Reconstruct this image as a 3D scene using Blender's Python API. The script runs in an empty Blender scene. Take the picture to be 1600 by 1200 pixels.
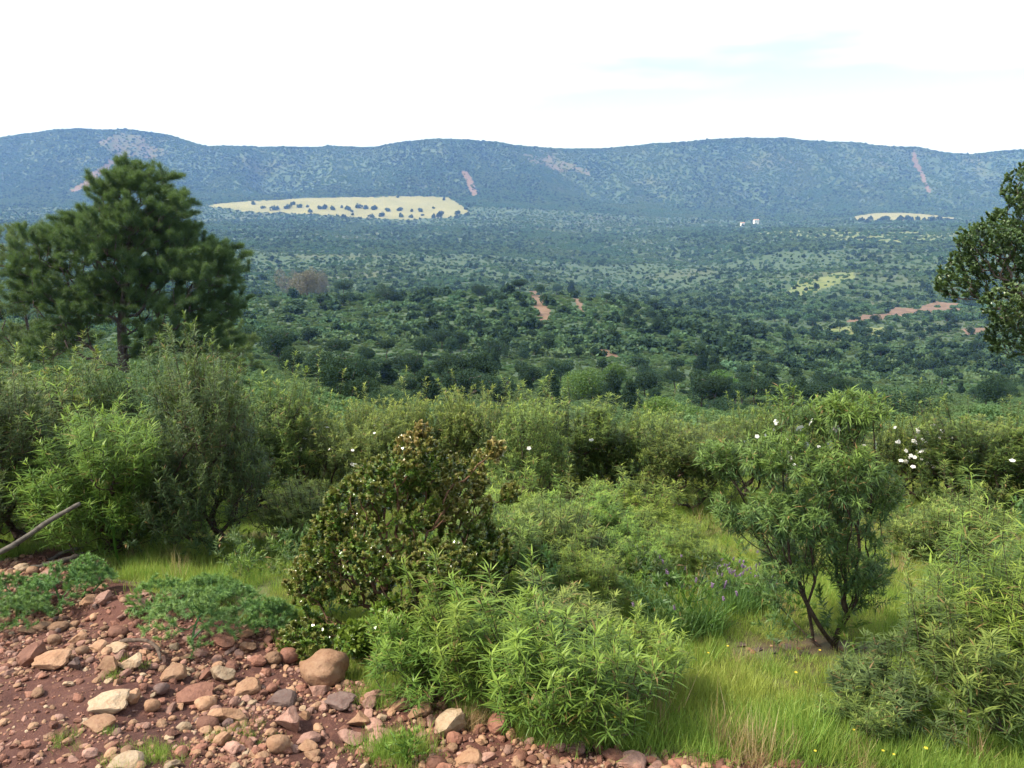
import bpy, math
import numpy as np
from mathutils import Vector

SC = bpy.context.scene
COL = SC.collection
R = math.radians
rng = np.random.default_rng(7)

# ------------------------------------------------------------------ camera
F = 1256.0                      # focal length in photo pixels (1600 wide)
TH = math.atan(310 / F)         # pitch below the horizon
cam_d = bpy.data.cameras.new("camera")
cam = bpy.data.objects.new("camera", cam_d)
COL.objects.link(cam)
cam_d.sensor_width = 36.0
cam_d.lens = 36.0 * F / 1600.0
cam_d.clip_start = 0.05
cam_d.clip_end = 30000
cam.location = (0, 0, 0)
cam.rotation_euler = (math.pi / 2 - TH, 0, 0)
SC.camera = cam

# ------------------------------------------------------------------ world, sun, exposure
SUN_EL, SUN_AZ = 50.0, -102.0     # azimuth from the view axis, negative = left
W = bpy.data.worlds.new("World"); SC.world = W
W.use_nodes = True
nt = W.node_tree; nt.nodes.clear()
def N(t, kind, **kw):
    n = t.nodes.new(kind)
    for k, v in kw.items():
        if k.startswith('i_'):
            n.inputs[k[2:].replace('_', ' ')].default_value = v
        else:
            setattr(n, k, v)
    return n
sky = N(nt, 'ShaderNodeTexSky', sky_type='NISHITA', sun_disc=False)
sky.sun_elevation = R(SUN_EL); sky.sun_rotation = R(SUN_AZ)
sky.altitude = 400
bg1 = N(nt, 'ShaderNodeBackground'); bg1.inputs[1].default_value = 0.12
nt.links.new(sky.outputs[0], bg1.inputs[0])
bg2 = N(nt, 'ShaderNodeBackground'); bg2.inputs[0].default_value = (0.78, 0.89, 1.0, 1); bg2.inputs[1].default_value = 0.70
tc = N(nt, 'ShaderNodeTexCoord')
mp = N(nt, 'ShaderNodeMapping'); mp.inputs['Scale'].default_value = (1.4, 1.4, 9.0); mp.inputs['Location'].default_value = (0.35, 0.0, 0.25)
nt.links.new(tc.outputs['Generated'], mp.inputs[0])
nz = N(nt, 'ShaderNodeTexNoise'); nz.inputs['Scale'].default_value = 1.5; nz.inputs['Detail'].default_value = 5
nt.links.new(mp.outputs[0], nz.inputs['Vector'])
mr = N(nt, 'ShaderNodeMapRange'); mp.inputs['Rotation'].default_value = (0, 0, R(-20))
mr.inputs[1].default_value = 0.35; mr.inputs[2].default_value = 0.44
mr.inputs[3].default_value = 0.15
nt.links.new(nz.outputs[0], mr.inputs[0])
mx = N(nt, 'ShaderNodeMixShader')
nt.links.new(mr.outputs[0], mx.inputs[0]); nt.links.new(bg1.outputs[0], mx.inputs[1]); nt.links.new(bg2.outputs[0], mx.inputs[2])
wo = N(nt, 'ShaderNodeOutputWorld'); nt.links.new(mx.outputs[0], wo.inputs[0])

sl = bpy.data.lights.new("sun", 'SUN'); sl.energy = 4.2; sl.angle = R(9); sl.color = (1.0, 0.93, 0.80)
so = bpy.data.objects.new("sun", sl); COL.objects.link(so)
sd = Vector((math.sin(R(SUN_AZ)) * math.cos(R(SUN_EL)), math.cos(R(SUN_AZ)) * math.cos(R(SUN_EL)), math.sin(R(SUN_EL))))
so.rotation_euler = sd.to_track_quat('Z', 'Y').to_euler()

SC.view_settings.view_transform = 'Standard'
SC.view_settings.look = 'None'
SC.view_settings.exposure = 1.0
SC.view_settings.gamma = 1.0
SC.view_settings.use_curve_mapping = False
SC.cycles.max_bounces = 5
SC.cycles.diffuse_bounces = 3
SC.cycles.glossy_bounces = 1
SC.cycles.transmission_bounces = 3
SC.cycles.volume_bounces = 1
SC.cycles.transparent_max_bounces = 4
SC.cycles.use_denoising = True

# ------------------------------------------------------------------ noise and terrain height
def hsh(ix, iy, s):
    n = (ix.astype(np.int64) * 374761393 + iy.astype(np.int64) * 668265263 + s * 1442695041) & 0x7fffffff
    n = ((n ^ (n >> 13)) * 1274126177) & 0x7fffffff
    return ((n ^ (n >> 16)) & 0xffff) / 65535.0
def vn(x, y, s=0):
    x = np.asarray(x, float); y = np.asarray(y, float)
    ix = np.floor(x); iy = np.floor(y); fx = x - ix; fy = y - iy
    fx = fx * fx * (3 - 2 * fx); fy = fy * fy * (3 - 2 * fy)
    a = hsh(ix, iy, s); b = hsh(ix + 1, iy, s); c = hsh(ix, iy + 1, s); d = hsh(ix + 1, iy + 1, s)
    return (a * (1 - fx) + b * fx) * (1 - fy) + (c * (1 - fx) + d * fx) * fy - 0.5
def fbm(x, y, s=0, o=4):
    r = 0; a = 1.0
    for k in range(o):
        r = r + a * vn(x * 2 ** k + 17.3 * k, y * 2 ** k - 9.1 * k, s + k); a *= 0.5
    return r
def sstep(a, b, x):
    t = np.clip((x - a) / (b - a), 0, 1); return t * t * (3 - 2 * t)

CREST = np.array([(-900, 232), (-500, 214), (-200, 240), (-60, 228), (0, 224), (60, 216), (130, 206), (180, 204), (240, 206), (300, 215), (350, 230), (420, 233),
    (500, 233), (600, 232), (650, 224), (700, 221), (740, 220), (800, 228), (850, 232), (940, 233), (1000, 228), (1050, 224), (1100, 219),
    (1200, 218), (1300, 221), (1400, 230), (1440, 238), (1480, 242), (1540, 238), (1600, 233), (1800, 220), (2200, 240), (2600, 225)], float)
CPX = np.array([-600, 0, 200, 400, 600, 800, 1000, 1200, 1400, 1600, 2200], float)
NEAR = -1.65, -0.19
TY = [100, 160, 250, 400, 600, 900, 1300, 1900, 2600, 3200, 3700]
TR = np.array([
 [575,575,575,600,625,640,650,655,655,650,650],
 [545,545,550,565,580,590,610,620,625,620,620],
 [510,510,515,525,530,540,555,580,595,590,580],
 [480,480,478,472,463,455,478,528,552,545,530],
 [462,462,462,466,470,470,490,502,505,500,480],
 [437,437,434,434,436,446,462,448,452,450,430],
 [398,398,400,400,402,408,438,412,396,392,390],
 [365,365,365,365,372,378,388,366,358,360,360],
 [340,336,344,346,348,346,356,358,344,352,340],
 [322,314,318,311,310,308,328,344,331,338,325],
 [270,282,268,290,276,262,294,312,290,306,290]], float)
GX = np.linspace(-1200, 2800, 401)
def z_of(Y, py):
    t = (600 - py) / F
    return Y * (t * math.cos(TH) - math.sin(TH)) / (math.cos(TH) + t * math.sin(TH))
rowsY = [12.0, 30.0, 60.0] + TY + [4300, 5200, 6800]
Z = []
Z.append(np.full(GX.size, NEAR[0] + NEAR[1] * 12))
Z.append(z_of(30, np.interp(GX, CPX, [600,600,598,620,650,662,662,662,658,652,650])))
Z.append(z_of(60, np.interp(GX, CPX, [592,592,592,618,645,658,660,660,660,655,650])))
for y, r in zip(TY, TR): Z.append(z_of(y, np.interp(GX, CPX, r)))
zc = z_of(4300, np.interp(GX, CREST[:, 0], CREST[:, 1]))
Z.append(zc); Z.append(zc - 110); Z.append(np.full(GX.size, -60.0))
Z = np.array(Z)
# light smoothing along x (not the crest)
for k in range(1, len(Z) - 3):
    z = Z[k]
    for _ in range(60): z = np.concatenate([z[:1], (z[:-2] + 2 * z[1:-1] + z[2:]) / 4, z[-1:]])
    Z[k] = z
# resample in log Y with Catmull-Rom for a smooth profile
LY = np.log(np.array(rowsY)); GL = np.linspace(LY[0], LY[-1], 500)
def pchip_cols(xs, ys, xq):
    h = np.diff(xs)[:, None]; dl = np.diff(ys, axis=0) / h
    m = np.zeros_like(ys)
    w1 = 2 * h[1:] + h[:-1]; w2 = h[1:] + 2 * h[:-1]
    ok = dl[:-1] * dl[1:] > 0
    m[1:-1] = np.where(ok, (w1 + w2) / (w1 / np.where(ok, dl[:-1], 1) + w2 / np.where(ok, dl[1:], 1)), 0)
    m[0] = dl[0]; m[-1] = dl[-1]
    i = np.clip(np.searchsorted(xs, xq, side='right') - 1, 0, len(xs) - 2)
    hh = h[i]; t = ((xq - xs[i])[:, None]) / hh
    return ys[i] * (1 + 2 * t) * (1 - t) ** 2 + m[i] * hh * t * (1 - t) ** 2 + ys[i + 1] * t * t * (3 - 2 * t) + m[i + 1] * hh * t * t * (t - 1)
ZG = pchip_cols(LY, Z, GL)
def H(x, y):
    x = np.asarray(x, float); y = np.asarray(y, float)
    near = NEAR[0] + NEAR[1] * np.maximum(y, -6)
    yy = np.clip(y, 12.0, 6799)
    px = np.clip(800 + F * 0.985 * x / yy, GX[0], GX[-1] - 1e-3)
    gx = (px - GX[0]) / (GX[1] - GX[0]); gy = np.clip((np.log(yy) - GL[0]) / (GL[1] - GL[0]), 0, 498.999)
    i = gx.astype(int); j = gy.astype(int); fx = gx - i; fy = gy - j
    i1 = np.minimum(i + 1, GX.size - 1)
    far = (ZG[j, i] * (1 - fx) + ZG[j, i1] * fx) * (1 - fy) + (ZG[j + 1, i] * (1 - fx) + ZG[j + 1, i1] * fx) * fy
    w = sstep(10.0, 14.0, y)
    z = near * (1 - w) + far * w
    z = np.where(y < -8, near[()] if False else near + 0.02 * (-8 - y), z)
    r = np.abs(y)
    crest = 1 - 0.85 * sstep(4000, 4290, y)
    z = z + 20 * sstep(600, 1500, r) * (1 - .6 * sstep(2200, 2800, r)) * crest * fbm(x / 330, y / 520, 3, 3) + 26 * sstep(600, 1100, r) * (1 - sstep(1900, 2500, r)) * (.25 - np.abs(fbm(x / 300 + y / 900, y / 1400, 33, 2)))
    z = z + 190 * sstep(3250, 3650, y) * crest * (0.20 - np.abs(fbm(x / 420 + y / 1500, y / 1600, 31, 3)))
    z = z + 4.5 * sstep(200, 600, r) * fbm(x / 150, y / 150, 5, 3)
    z = z + 1.6 * sstep(30, 120, r) * fbm(x / 34, y / 34, 6, 3)
    z = z + 0.16 * sstep(5, 14, r) * fbm(x / 3.2, y / 3.2, 8, 3)
    # near ground: gentle hummocks, the rubble bank and its hollow
    nr = 1 - sstep(9, 14, r)
    z = z + 0.09 * sstep(3.82, 3.95, y + .15 * x + .1 * np.sin(x * 5)) * (1 - sstep(-1.5, -.9, x)) * (1 - sstep(4.2, 5.5, y))
    z = z + nr * 0.10 * fbm(x / 0.9, y / 0.9, 9, 3)
    z = z + nr * 0.025 * fbm(x / 0.16, y / 0.16, 10, 3)
    return z
def hit(px, py, y0=1.2, y1=4400.0):
    """ground point seen at a photo position"""
    t = (600 - py) / F; k = (t * math.cos(TH) - math.sin(TH)) / (math.cos(TH) + t * math.sin(TH))
    Y = np.exp(np.linspace(math.log(y0), math.log(y1), 1500))
    Zr = Y * k
    c = Y * math.cos(TH) - Zr * math.sin(TH)
    X = (px - 800) / F * c
    d = Zr - H(X, Y)
    s = np.where(d < 0)[0]
    i = s[0] if len(s) else len(Y) - 1
    return float(X[i]), float(Y[i]), float(H(X[i], Y[i]))
def proj(x, y, z):
    c = y * math.cos(TH) - z * math.sin(TH); u = y * math.sin(TH) + z * math.cos(TH)
    c = np.where(c > 1e-3, c, 1e-3)
    return 800 + F * x / c, 600 - F * u / c
def inpoly(px, py, poly):
    poly = np.asarray(poly, float); ins = np.zeros(np.shape(px), bool)
    j = len(poly) - 1
    for i in range(len(poly)):
        xi, yi = poly[i]; xj, yj = poly[j]
        c = ((yi > py) != (yj > py)) & (px < (xj - xi) * (py - yi) / (yj - yi + 1e-12) + xi)
        ins ^= c; j = i
    return ins

# ground zones: outlines turned into ground coordinates
def ground_poly(pts): return np.array([hit(a, b)[:2] for a, b in pts])
RUB = np.array([(-3.2, 0.3), (3.0, 0.3)] + [tuple(hit(a, b)[:2]) for a, b in
     [(1400, 1230), (1100, 1184), (900, 1162), (790, 1130), (690, 1092), (600, 1062), (470, 1000), (330, 962), (190, 925), (90, 882), (0, 876), (-260, 872)]] + [(-4.6, 3.5)])
TRACKS = [ground_poly(p) for p in (
    [(828, 455), (838, 455), (852, 470), (860, 488), (860, 505), (846, 506), (838, 488), (829, 470)],
    [(1320, 504), (1350, 492), (1385, 490), (1392, 479), (1425, 482), (1462, 471), (1500, 474), (1500, 485), (1440, 491), (1400, 496), (1360, 502)],
    [(720, 268), (730, 268), (740, 285), (749, 306), (738, 308), (729, 288)],
    [(930, 545), (945, 546), (978, 560), (975, 563), (950, 560)],
    [(896, 466), (906, 468), (912, 488), (900, 480)],
    [(106, 298), (130, 284), (160, 262), (172, 250), (182, 252), (168, 270), (140, 292), (116, 302)],
    [(1424, 240), (1430, 240), (1440, 265), (1454, 304), (1449, 304), (1434, 268)],
    [(1500, 514), (1550, 510), (1545, 517), (1510, 524)])]
FIELDS = [ground_poly(p) for p in (
    [(318, 322), (370, 316), (480, 309), (620, 307), (700, 309), (722, 322), (735, 334), (700, 340), (640, 344), (590, 342), (520, 337), (440, 333), (370, 330)],
    [(1332, 338), (1370, 333), (1460, 336), (1500, 343), (1400, 345), (1340, 345)])]
BARE = [ground_poly(p) for p in (
    [(150, 226), (190, 212), (235, 222), (262, 244), (225, 250), (180, 246)],
    [(815, 240), (860, 244), (920, 266), (925, 276), (880, 272), (830, 256)])]
CLEAR = [ground_poly(p) for p in (
    [(1200, 470), (1260, 440), (1335, 424), (1340, 432), (1290, 452), (1230, 478)],
    [(1290, 512), (1380, 510), (1390, 535), (1340, 540), (1290, 530)],
    [(1180, 366), (1350, 356), (1500, 362), (1500, 376), (1400, 380), (1250, 378)],
    [(530, 585), (640, 590), (700, 600), (620, 612), (540, 600)])]
def in_any(x, y, polys, wob=0.0):
    r = np.zeros(np.shape(x), bool)
    if wob:
        s = np.maximum(np.abs(y), 3) * wob
        x = x + s * fbm(x / (s * 3), y / (s * 3), 41, 3); y = y + s * 3 * fbm(x / (s * 3) + 50, y / (s * 3), 42, 3)
    for p in polys: r |= inpoly(x, y, p)
    return r

# ------------------------------------------------------------------ node helpers
def link(t, a, b): t.links.new(a, b)
def new_mat(name):
    m = bpy.data.materials.new(name); m.use_nodes = True
    m.node_tree.nodes.clear(); return m, m.node_tree
def c4(c): return (c[0], c[1], c[2], 1.0)
def mixc(t, fac, a, b):
    n = t.nodes.new('ShaderNodeMix'); n.data_type = 'RGBA'
    for s, v in ((n.inputs[0], fac), (n.inputs[6], a), (n.inputs[7], b)):
        if isinstance(v, (int, float)): s.default_value = v
        elif isinstance(v, tuple): s.default_value = c4(v)
        else: t.links.new(v, s)
    return n.outputs[2]
def noise(t, vec, scale, detail=4, rough=0.55):
    n = t.nodes.new('ShaderNodeTexNoise'); n.inputs['Scale'].default_value = scale
    n.inputs['Detail'].default_value = detail; n.inputs['Roughness'].default_value = rough
    if vec is not None: t.links.new(vec, n.inputs['Vector'])
    return n.outputs[0]
def ramp(t, v, lo, hi, a=0.0, b=1.0):
    n = t.nodes.new('ShaderNodeMapRange'); n.inputs[1].default_value = lo; n.inputs[2].default_value = hi
    n.inputs[3].default_value = a; n.inputs[4].default_value = b
    t.links.new(v, n.inputs[0]); return n.outputs[0]
def attr(t, name):
    n = t.nodes.new('ShaderNodeAttribute'); n.attribute_name = name; return n.outputs['Fac']
def geo_pos(t): return t.nodes.new('ShaderNodeNewGeometry').outputs['Position']
def bump(t, h, strength, dist):
    n = t.nodes.new('ShaderNodeBump'); n.inputs['Strength'].default_value = strength; n.inputs['Distance'].default_value = dist
    t.links.new(h, n.inputs['Height']); return n.outputs[0]
def finish(t, col, rough=0.8, nrm=None, trans=0.0, tcol=None, spec=0.3):
    b = t.nodes.new('ShaderNodeBsdfPrincipled'); o = t.nodes.new('ShaderNodeOutputMaterial')
    b.inputs['Roughness'].default_value = rough
    b.inputs['Specular IOR Level'].default_value = spec
    if isinstance(col, tuple): b.inputs['Base Color'].default_value = c4(col)
    else: t.links.new(col, b.inputs['Base Color'])
    if nrm is not None: t.links.new(nrm, b.inputs['Normal'])
    if trans > 0:
        tr = t.nodes.new('ShaderNodeBsdfTranslucent'); m = t.nodes.new('ShaderNodeMixShader')
        m.inputs[0].default_value = trans
        tc_ = mixc(t, 0.5, col, tcol) if tcol else col
        if isinstance(tc_, tuple): tr.inputs[0].default_value = c4(tc_)
        else: t.links.new(tc_, tr.inputs[0])
        t.links.new(b.outputs[0], m.inputs[1]); t.links.new(tr.outputs[0], m.inputs[2]); t.links.new(m.outputs[0], o.inputs[0])
    else: t.links.new(b.outputs[0], o.inputs[0])

def leaf_mat(name, a, b, tip, trans=0.35, rough=0.45, spec=0.35, var=0.35, patch=None, pscale=0.06, dry=False):
    """a/b: leaf to leaf variation, tip: young leaves; patch: colour drifting over the country"""
    m, t = new_mat(name)
    c = mixc(t, attr(t, 'tone'), a, b)
    c = mixc(t, attr(t, 'tip'), c, tip)
    if dry: c = mixc(t, ramp(t, attr(t, 'tone'), .962, .966), c, (0.26, 0.17, 0.07))
    oi = t.nodes.new('ShaderNodeObjectInfo')
    if patch:
        f = ramp(t, noise(t, geo_pos(t), pscale, 3), 0.4, 0.62)
        c = mixc(t, f, c, patch)
    hs = t.nodes.new('ShaderNodeHueSaturation')
    t.links.new(ramp(t, oi.outputs['Random'], 0, 1, 1 - var, 1 + var), hs.inputs['Value'])
    mm = t.nodes.new('ShaderNodeMath'); mm.operation = 'MULTIPLY'; mm.inputs[1].default_value = 7.13; t.links.new(oi.outputs['Random'], mm.inputs[0])
    fr = t.nodes.new('ShaderNodeMath'); fr.operation = 'FRACT'; t.links.new(mm.outputs[0], fr.inputs[0])
    t.links.new(ramp(t, fr.outputs[0], 0, 1, 0.485, 0.515), hs.inputs['Hue'])
    t.links.new(c, hs.inputs['Color'])
    finish(t, hs.outputs[0], rough, None, trans, (0.22, 0.34, 0.03), spec)
    return m
def bark_mat(name, a, b, scale=30):
    m, t = new_mat(name)
    p = geo_pos(t); n = noise(t, p, scale, 5)
    finish(t, mixc(t, ramp(t, n, 0.35, 0.65), a, b), 0.9, bump(t, n, 0.6, 0.01))
    return m
def stone_mat(name, a, b, dust):
    m, t = new_mat(name)
    oc = t.nodes.new('ShaderNodeTexCoord').outputs['Object']; oi = t.nodes.new('ShaderNodeObjectInfo')
    va = t.nodes.new('ShaderNodeVectorMath'); va.operation = 'ADD'; t.links.new(geo_pos(t), va.inputs[0]); t.links.new(oi.outputs['Random'], va.inputs[1])
    n1 = noise(t, va.outputs[0], 14, 6, 0.65); n2 = noise(t, va.outputs[0], 60, 6, 0.7)
    c = mixc(t, ramp(t, n1, 0.35, 0.65), a, b)
    c = mixc(t, ramp(t, n2, 0.5, 0.72, 0, 0.8), c, dust)
    hs = t.nodes.new('ShaderNodeHueSaturation'); t.links.new(ramp(t, oi.outputs['Random'], 0, 1, 0.6, 1.2), hs.inputs['Value']); t.links.new(c, hs.inputs['Color'])
    nb = mixc(t, 0.4, n1, n2)
    finish(t, hs.outputs[0], 0.72, bump(t, nb, 0.9, 0.02), spec=0.35)
    return m

# ------------------------------------------------------------------ mesh helpers
def mesh_np(name, V, Fc, mats, attrs=None, smooth=False, fmat=None):
    V = np.asarray(V, np.float32); Fc = np.asarray(Fc, np.int32); k = Fc.shape[1]
    me = bpy.data.meshes.new(name)
    me.vertices.add(len(V)); me.vertices.foreach_set('co', V.ravel())
    me.loops.add(Fc.size); me.loops.foreach_set('vertex_index', Fc.ravel())
    me.polygons.add(len(Fc)); me.polygons.foreach_set('loop_start', np.arange(0, Fc.size, k, dtype=np.int32))
    me.polygons.foreach_set('use_smooth', np.full(len(Fc), smooth, dtype=bool))
    if fmat is not None: me.polygons.foreach_set('material_index', np.asarray(fmat, np.int32))
    for a, d in (attrs or {}).items():
        at = me.attributes.new(a, 'FLOAT', 'FACE'); at.data.foreach_set('value', np.asarray(d, np.float32))
    for m in (mats if isinstance(mats, (list, tuple)) else [mats]): me.materials.append(m)
    me.update(calc_edges=True)
    return me
def tag(o, label=None, cat=None, group=None, kind=None):
    if label: o['label'] = label
    if cat: o['category'] = cat
    if group: o['group'] = group
    if kind: o['kind'] = kind
    return o
def obj(name, me, parent=None, loc=None):
    o = bpy.data.objects.new(name, me); COL.objects.link(o)
    if parent: o.parent = parent
    if loc is not None: o.location = loc
    return o
def thing(name, loc, rz=0, s=1.0):
    o = bpy.data.objects.new(name, None); COL.objects.link(o)
    o.empty_display_size = 0.2
    o.location = loc; o.rotation_euler = (0, 0, rz); o.scale = (s, s, s) if isinstance(s, (int, float)) else s
    return o
def nrm(v): return v / np.maximum(np.linalg.norm(v, axis=-1, keepdims=True), 1e-9)
def join(parts):
    Vs, Fs, k = [], [], 0; at = {}
    for V, Fc, A in parts:
        Vs.append(V); Fs.append(Fc + k); k += len(V)
        for n, d in A.items(): at.setdefault(n, []).append(d)
    return np.concatenate(Vs), np.concatenate(Fs), {n: np.concatenate(d) for n, d in at.items()}

def leaves(P, D, Up, L, Wd, droop, lod=2, tone=None, tip=None, rg=rng, shape='lance'):
    """leaf blades, all triangles; P base, D direction, Up the leaf's upper side"""
    n = len(P)
    D = nrm(D); S = nrm(np.cross(D, Up)); U = np.cross(S, D)
    if lod == 0: ts, ws = [0, 1], [1, 0]
    elif lod == 1: ts, ws = ([0, .4, 1], [0.12, 1, 0]) if shape == 'lance' else ([0, .5, 1], [0.15, 1, 0.0])
    else: ts, ws = ([0, .28, .65, 1], [0.18, 1, 0.72, 0]) if shape == 'lance' else ([0, .3, .75, 1], [0.25, 1, 0.85, 0.1])
    pts = []
    for t, w in zip(ts, ws):
        c = P + D * (t * L)[:, None] - U * (droop * t * t * L)[:, None]
        hw = (w * Wd / 2)[:, None]
        if w == 0: pts.append([c])
        else:
            fold = U * (hw * 0.35)
            pts.append([c - S * hw + fold, c + S * hw + fold])
    V = np.concatenate([np.stack(p, 1) for p in pts], 1)
    nv = V.shape[1]; F_ = []
    k = 0
    for a, b in zip(pts[:-1], pts[1:]):
        if len(b) == 2: F_ += [(k, k + 1, k + 3), (k, k + 3, k + 2)]
        else: F_ += [(k, k + 1, k + 2)]
        k += 2
    F_ = np.array(F_); nf = len(F_)
    FF = (np.arange(n)[:, None, None] * nv + F_[None]).reshape(-1, 3)
    tone = rg.random(n) if tone is None else tone
    tip = np.zeros(n) if tip is None else tip
    return V.reshape(-1, 3), FF, {'tone': np.repeat(tone, nf), 'tip': np.repeat(tip, nf)}

class Skel: pass
def grow(tips, root, step=0.05, k=0.35, r0=0.002, sag=0.0, expo=2.3, jit=0.15, rg=rng, trunk=None, dstep=None):
    """branch skeleton joining every tip to the root along short, direct paths"""
    cap = 60000
    P = np.zeros((cap, 3)); par = np.full(cap, -1); pl = np.zeros(cap); n = 1
    P[0] = root
    if trunk is not None:
        for q in trunk:
            m = max(1, int(np.linalg.norm(np.array(q) - P[n - 1]) / step))
            a = P[n - 1].copy()
            for i in range(1, m + 1):
                P[n] = a + (np.array(q) - a) * i / m; par[n] = n - 1; pl[n] = pl[n - 1] + np.linalg.norm(P[n] - P[n - 1]); n += 1
    order = np.argsort(np.linalg.norm(tips - np.array(root), axis=1))
    istip = np.zeros(cap, bool)
    for ti in order:
        T = tips[ti]
        d = np.linalg.norm(P[:n] - T, axis=1)
        up = np.maximum(0, P[:n, 2] - T[2]) * 0.6      # branches prefer to rise
        i = int(np.argmin(d + k * pl[:n] + up))
        dd = d[i]; m = max(1, int(round(dd / step)))
        if n + m >= cap: break
        a = P[i].copy(); j = i
        side = rg.normal(0, 1, 3) * jit * dd * 0.5
        for q in range(1, m + 1):
            t = q / m
            c = a + (T - a) * t + side * math.sin(math.pi * t) + np.array([0, 0, -sag * dd * math.sin(math.pi * t)])
            P[n] = c; par[n] = j; pl[n] = pl[j] + np.linalg.norm(c - P[j]); j = n; n += 1
        istip[j] = True
    P = P[:n]; par = par[:n]; istip = istip[:n]
    rp = np.where(istip, r0 ** expo, 0.0)
    for i in range(n - 1, 0, -1): rp[par[i]] += max(rp[i], (r0 * 0.8) ** expo * 0.0)
    r = np.maximum(rp, r0 ** expo) ** (1 / expo)
    s = Skel(); s.P, s.par, s.r, s.tip = P, par, r, istip
    main = np.full(n, -1)
    for i in range(n - 1, 0, -1):
        if main[par[i]] < 0 or r[i] > r[main[par[i]]]: main[par[i]] = i
    s.main = main
    D = np.zeros((n, 3)); D[1:] = nrm(P[1:] - P[par[1:]]); D[0] = D[main[0]] if main[0] > 0 else (0, 0, 1)
    s.D = D
    dt = np.zeros(n)                         # path distance to the farthest tip
    for i in range(n - 1, 0, -1): dt[par[i]] = max(dt[par[i]], dt[i] + np.linalg.norm(P[i] - P[par[i]]))
    s.dt = dt
    return s
def frames(D):
    ref = np.where(np.abs(D[:, 2:3]) > 0.9, np.array([[1.0, 0.1, 0]]), np.array([[0.0, 0.05, 1.0]]))
    A = nrm(np.cross(D, ref)); return A, np.cross(D, A)
def tubes(s, sides=4, rmin=0.0, rmax=1e9, scale=1.0, flare=0.0):
    idx = np.arange(1, len(s.P)); idx = idx[(s.r[idx] >= rmin) & (s.r[idx] <= rmax)]
    p = s.par[idx]; ismain = s.main[p] == idx
    r1 = s.r[idx] * scale; rp0 = np.where(ismain, s.r[p], s.r[idx]) * scale
    rp0 = np.minimum(rp0, r1 * 1.35)
    if flare: rp0 = np.where(p == 0, rp0 * (1 + flare), rp0)
    D0 = np.where(ismain[:, None], s.D[p], s.D[idx]); D1 = s.D[idx]
    a = np.arange(sides) * 2 * math.pi / sides
    out = []
    for Pp, DD, rr in ((s.P[p], D0, rp0), (s.P[idx], D1, r1)):
        A, B = frames(DD)
        out.append(Pp[:, None] + rr[:, None, None] * (A[:, None] * np.cos(a)[None, :, None] + B[:, None] * np.sin(a)[None, :, None]))
    V = np.concatenate(out, 1)
    q = [(i, (i + 1) % sides, sides + (i + 1) % sides, sides + i) for i in range(sides)]
    Fq = np.array(q)
    FF = (np.arange(len(idx))[:, None, None] * 2 * sides + Fq[None]).reshape(-1, 4)
    FT = np.concatenate([FF[:, [0, 1, 2]], FF[:, [0, 2, 3]]])
    return V.reshape(-1, 3), FT, {'tone': np.zeros(len(FT)), 'tip': np.zeros(len(FT))}
def shoot_leaves(s, L, Wd, per=2, maxdt=0.3, ang=55, droop=0.25, lod=2, tipzone=0.08, rg=rng, shape='lance', Lvar=0.3, young=0.6, upw=0.25, tfun=None, target=None):
    idx = np.where((s.dt <= maxdt) & (np.arange(len(s.P)) > 0))[0]
    Q = s.P[idx]
    if target:
        w = np.linalg.norm(s.P[idx] - s.P[s.par[idx]], axis=1) * (1.3 - s.dt[idx] / maxdt)
        idx = rg.choice(idx, int(target / per), p=w / w.sum()); u = rg.random((len(idx), 1)); Q = s.P[idx] * u + s.P[s.par[idx]] * (1 - u)
    n = len(idx); P = np.repeat(Q, per, 0); Dx = np.repeat(s.D[idx], per, 0)
    A, B = frames(Dx)
    ph = np.repeat(rg.random(n) * 6.28, per) + np.tile(np.arange(per) * 2 * math.pi / per, n) + rg.normal(0, .35, n * per)
    rad = A * np.cos(ph)[:, None] + B * np.sin(ph)[:, None]
    an = np.radians(rg.normal(ang, 14, n * per))
    dt = np.repeat(s.dt[idx], per)
    an = an * (0.45 + 0.55 * np.clip(dt / max(tipzone, 1e-3), 0, 1))
    D = Dx * np.cos(an)[:, None] + rad * np.sin(an)[:, None] + np.array([0, 0, upw])
    Up = nrm(Dx * 0.8 + np.array([0, 0, 0.7]) + rg.normal(0, .25, (n * per, 3)))
    Ls = L * (1 + rg.normal(0, Lvar, n * per).clip(-.7, .8)); Ws = Wd * (Ls / L) * (1 + rg.normal(0, .15, n * per))
    P = P + rad * np.repeat(s.r[idx], per)[:, None] + rg.normal(0, L * 0.08, P.shape)
    tip = np.clip(1 - dt / tipzone, 0, 1) * young * rg.uniform(0.5, 1, n * per)
    if tfun is not None: tip = np.clip(tip + tfun(P), 0, 1)
    return leaves(P, D, Up, Ls, Ws, droop * rg.uniform(.3, 1.6, n * per), lod, None, tip, rg, shape)
def blob_pts(rg, n, lobes, surf=0.55):
    """points in a union of ellipsoids (cx,cy,cz,rx,ry,rz,weight), gathered towards their surface"""
    L = np.array(lobes, float); w = L[:, 6] / L[:, 6].sum()
    k = rg.choice(len(L), n, p=w); v = nrm(rg.normal(0, 1, (n, 3)))
    rr = rg.random(n) ** (1 / (3 + 6 * surf))
    return L[k, :3] + v * rr[:, None] * L[k, 3:6]

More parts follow.
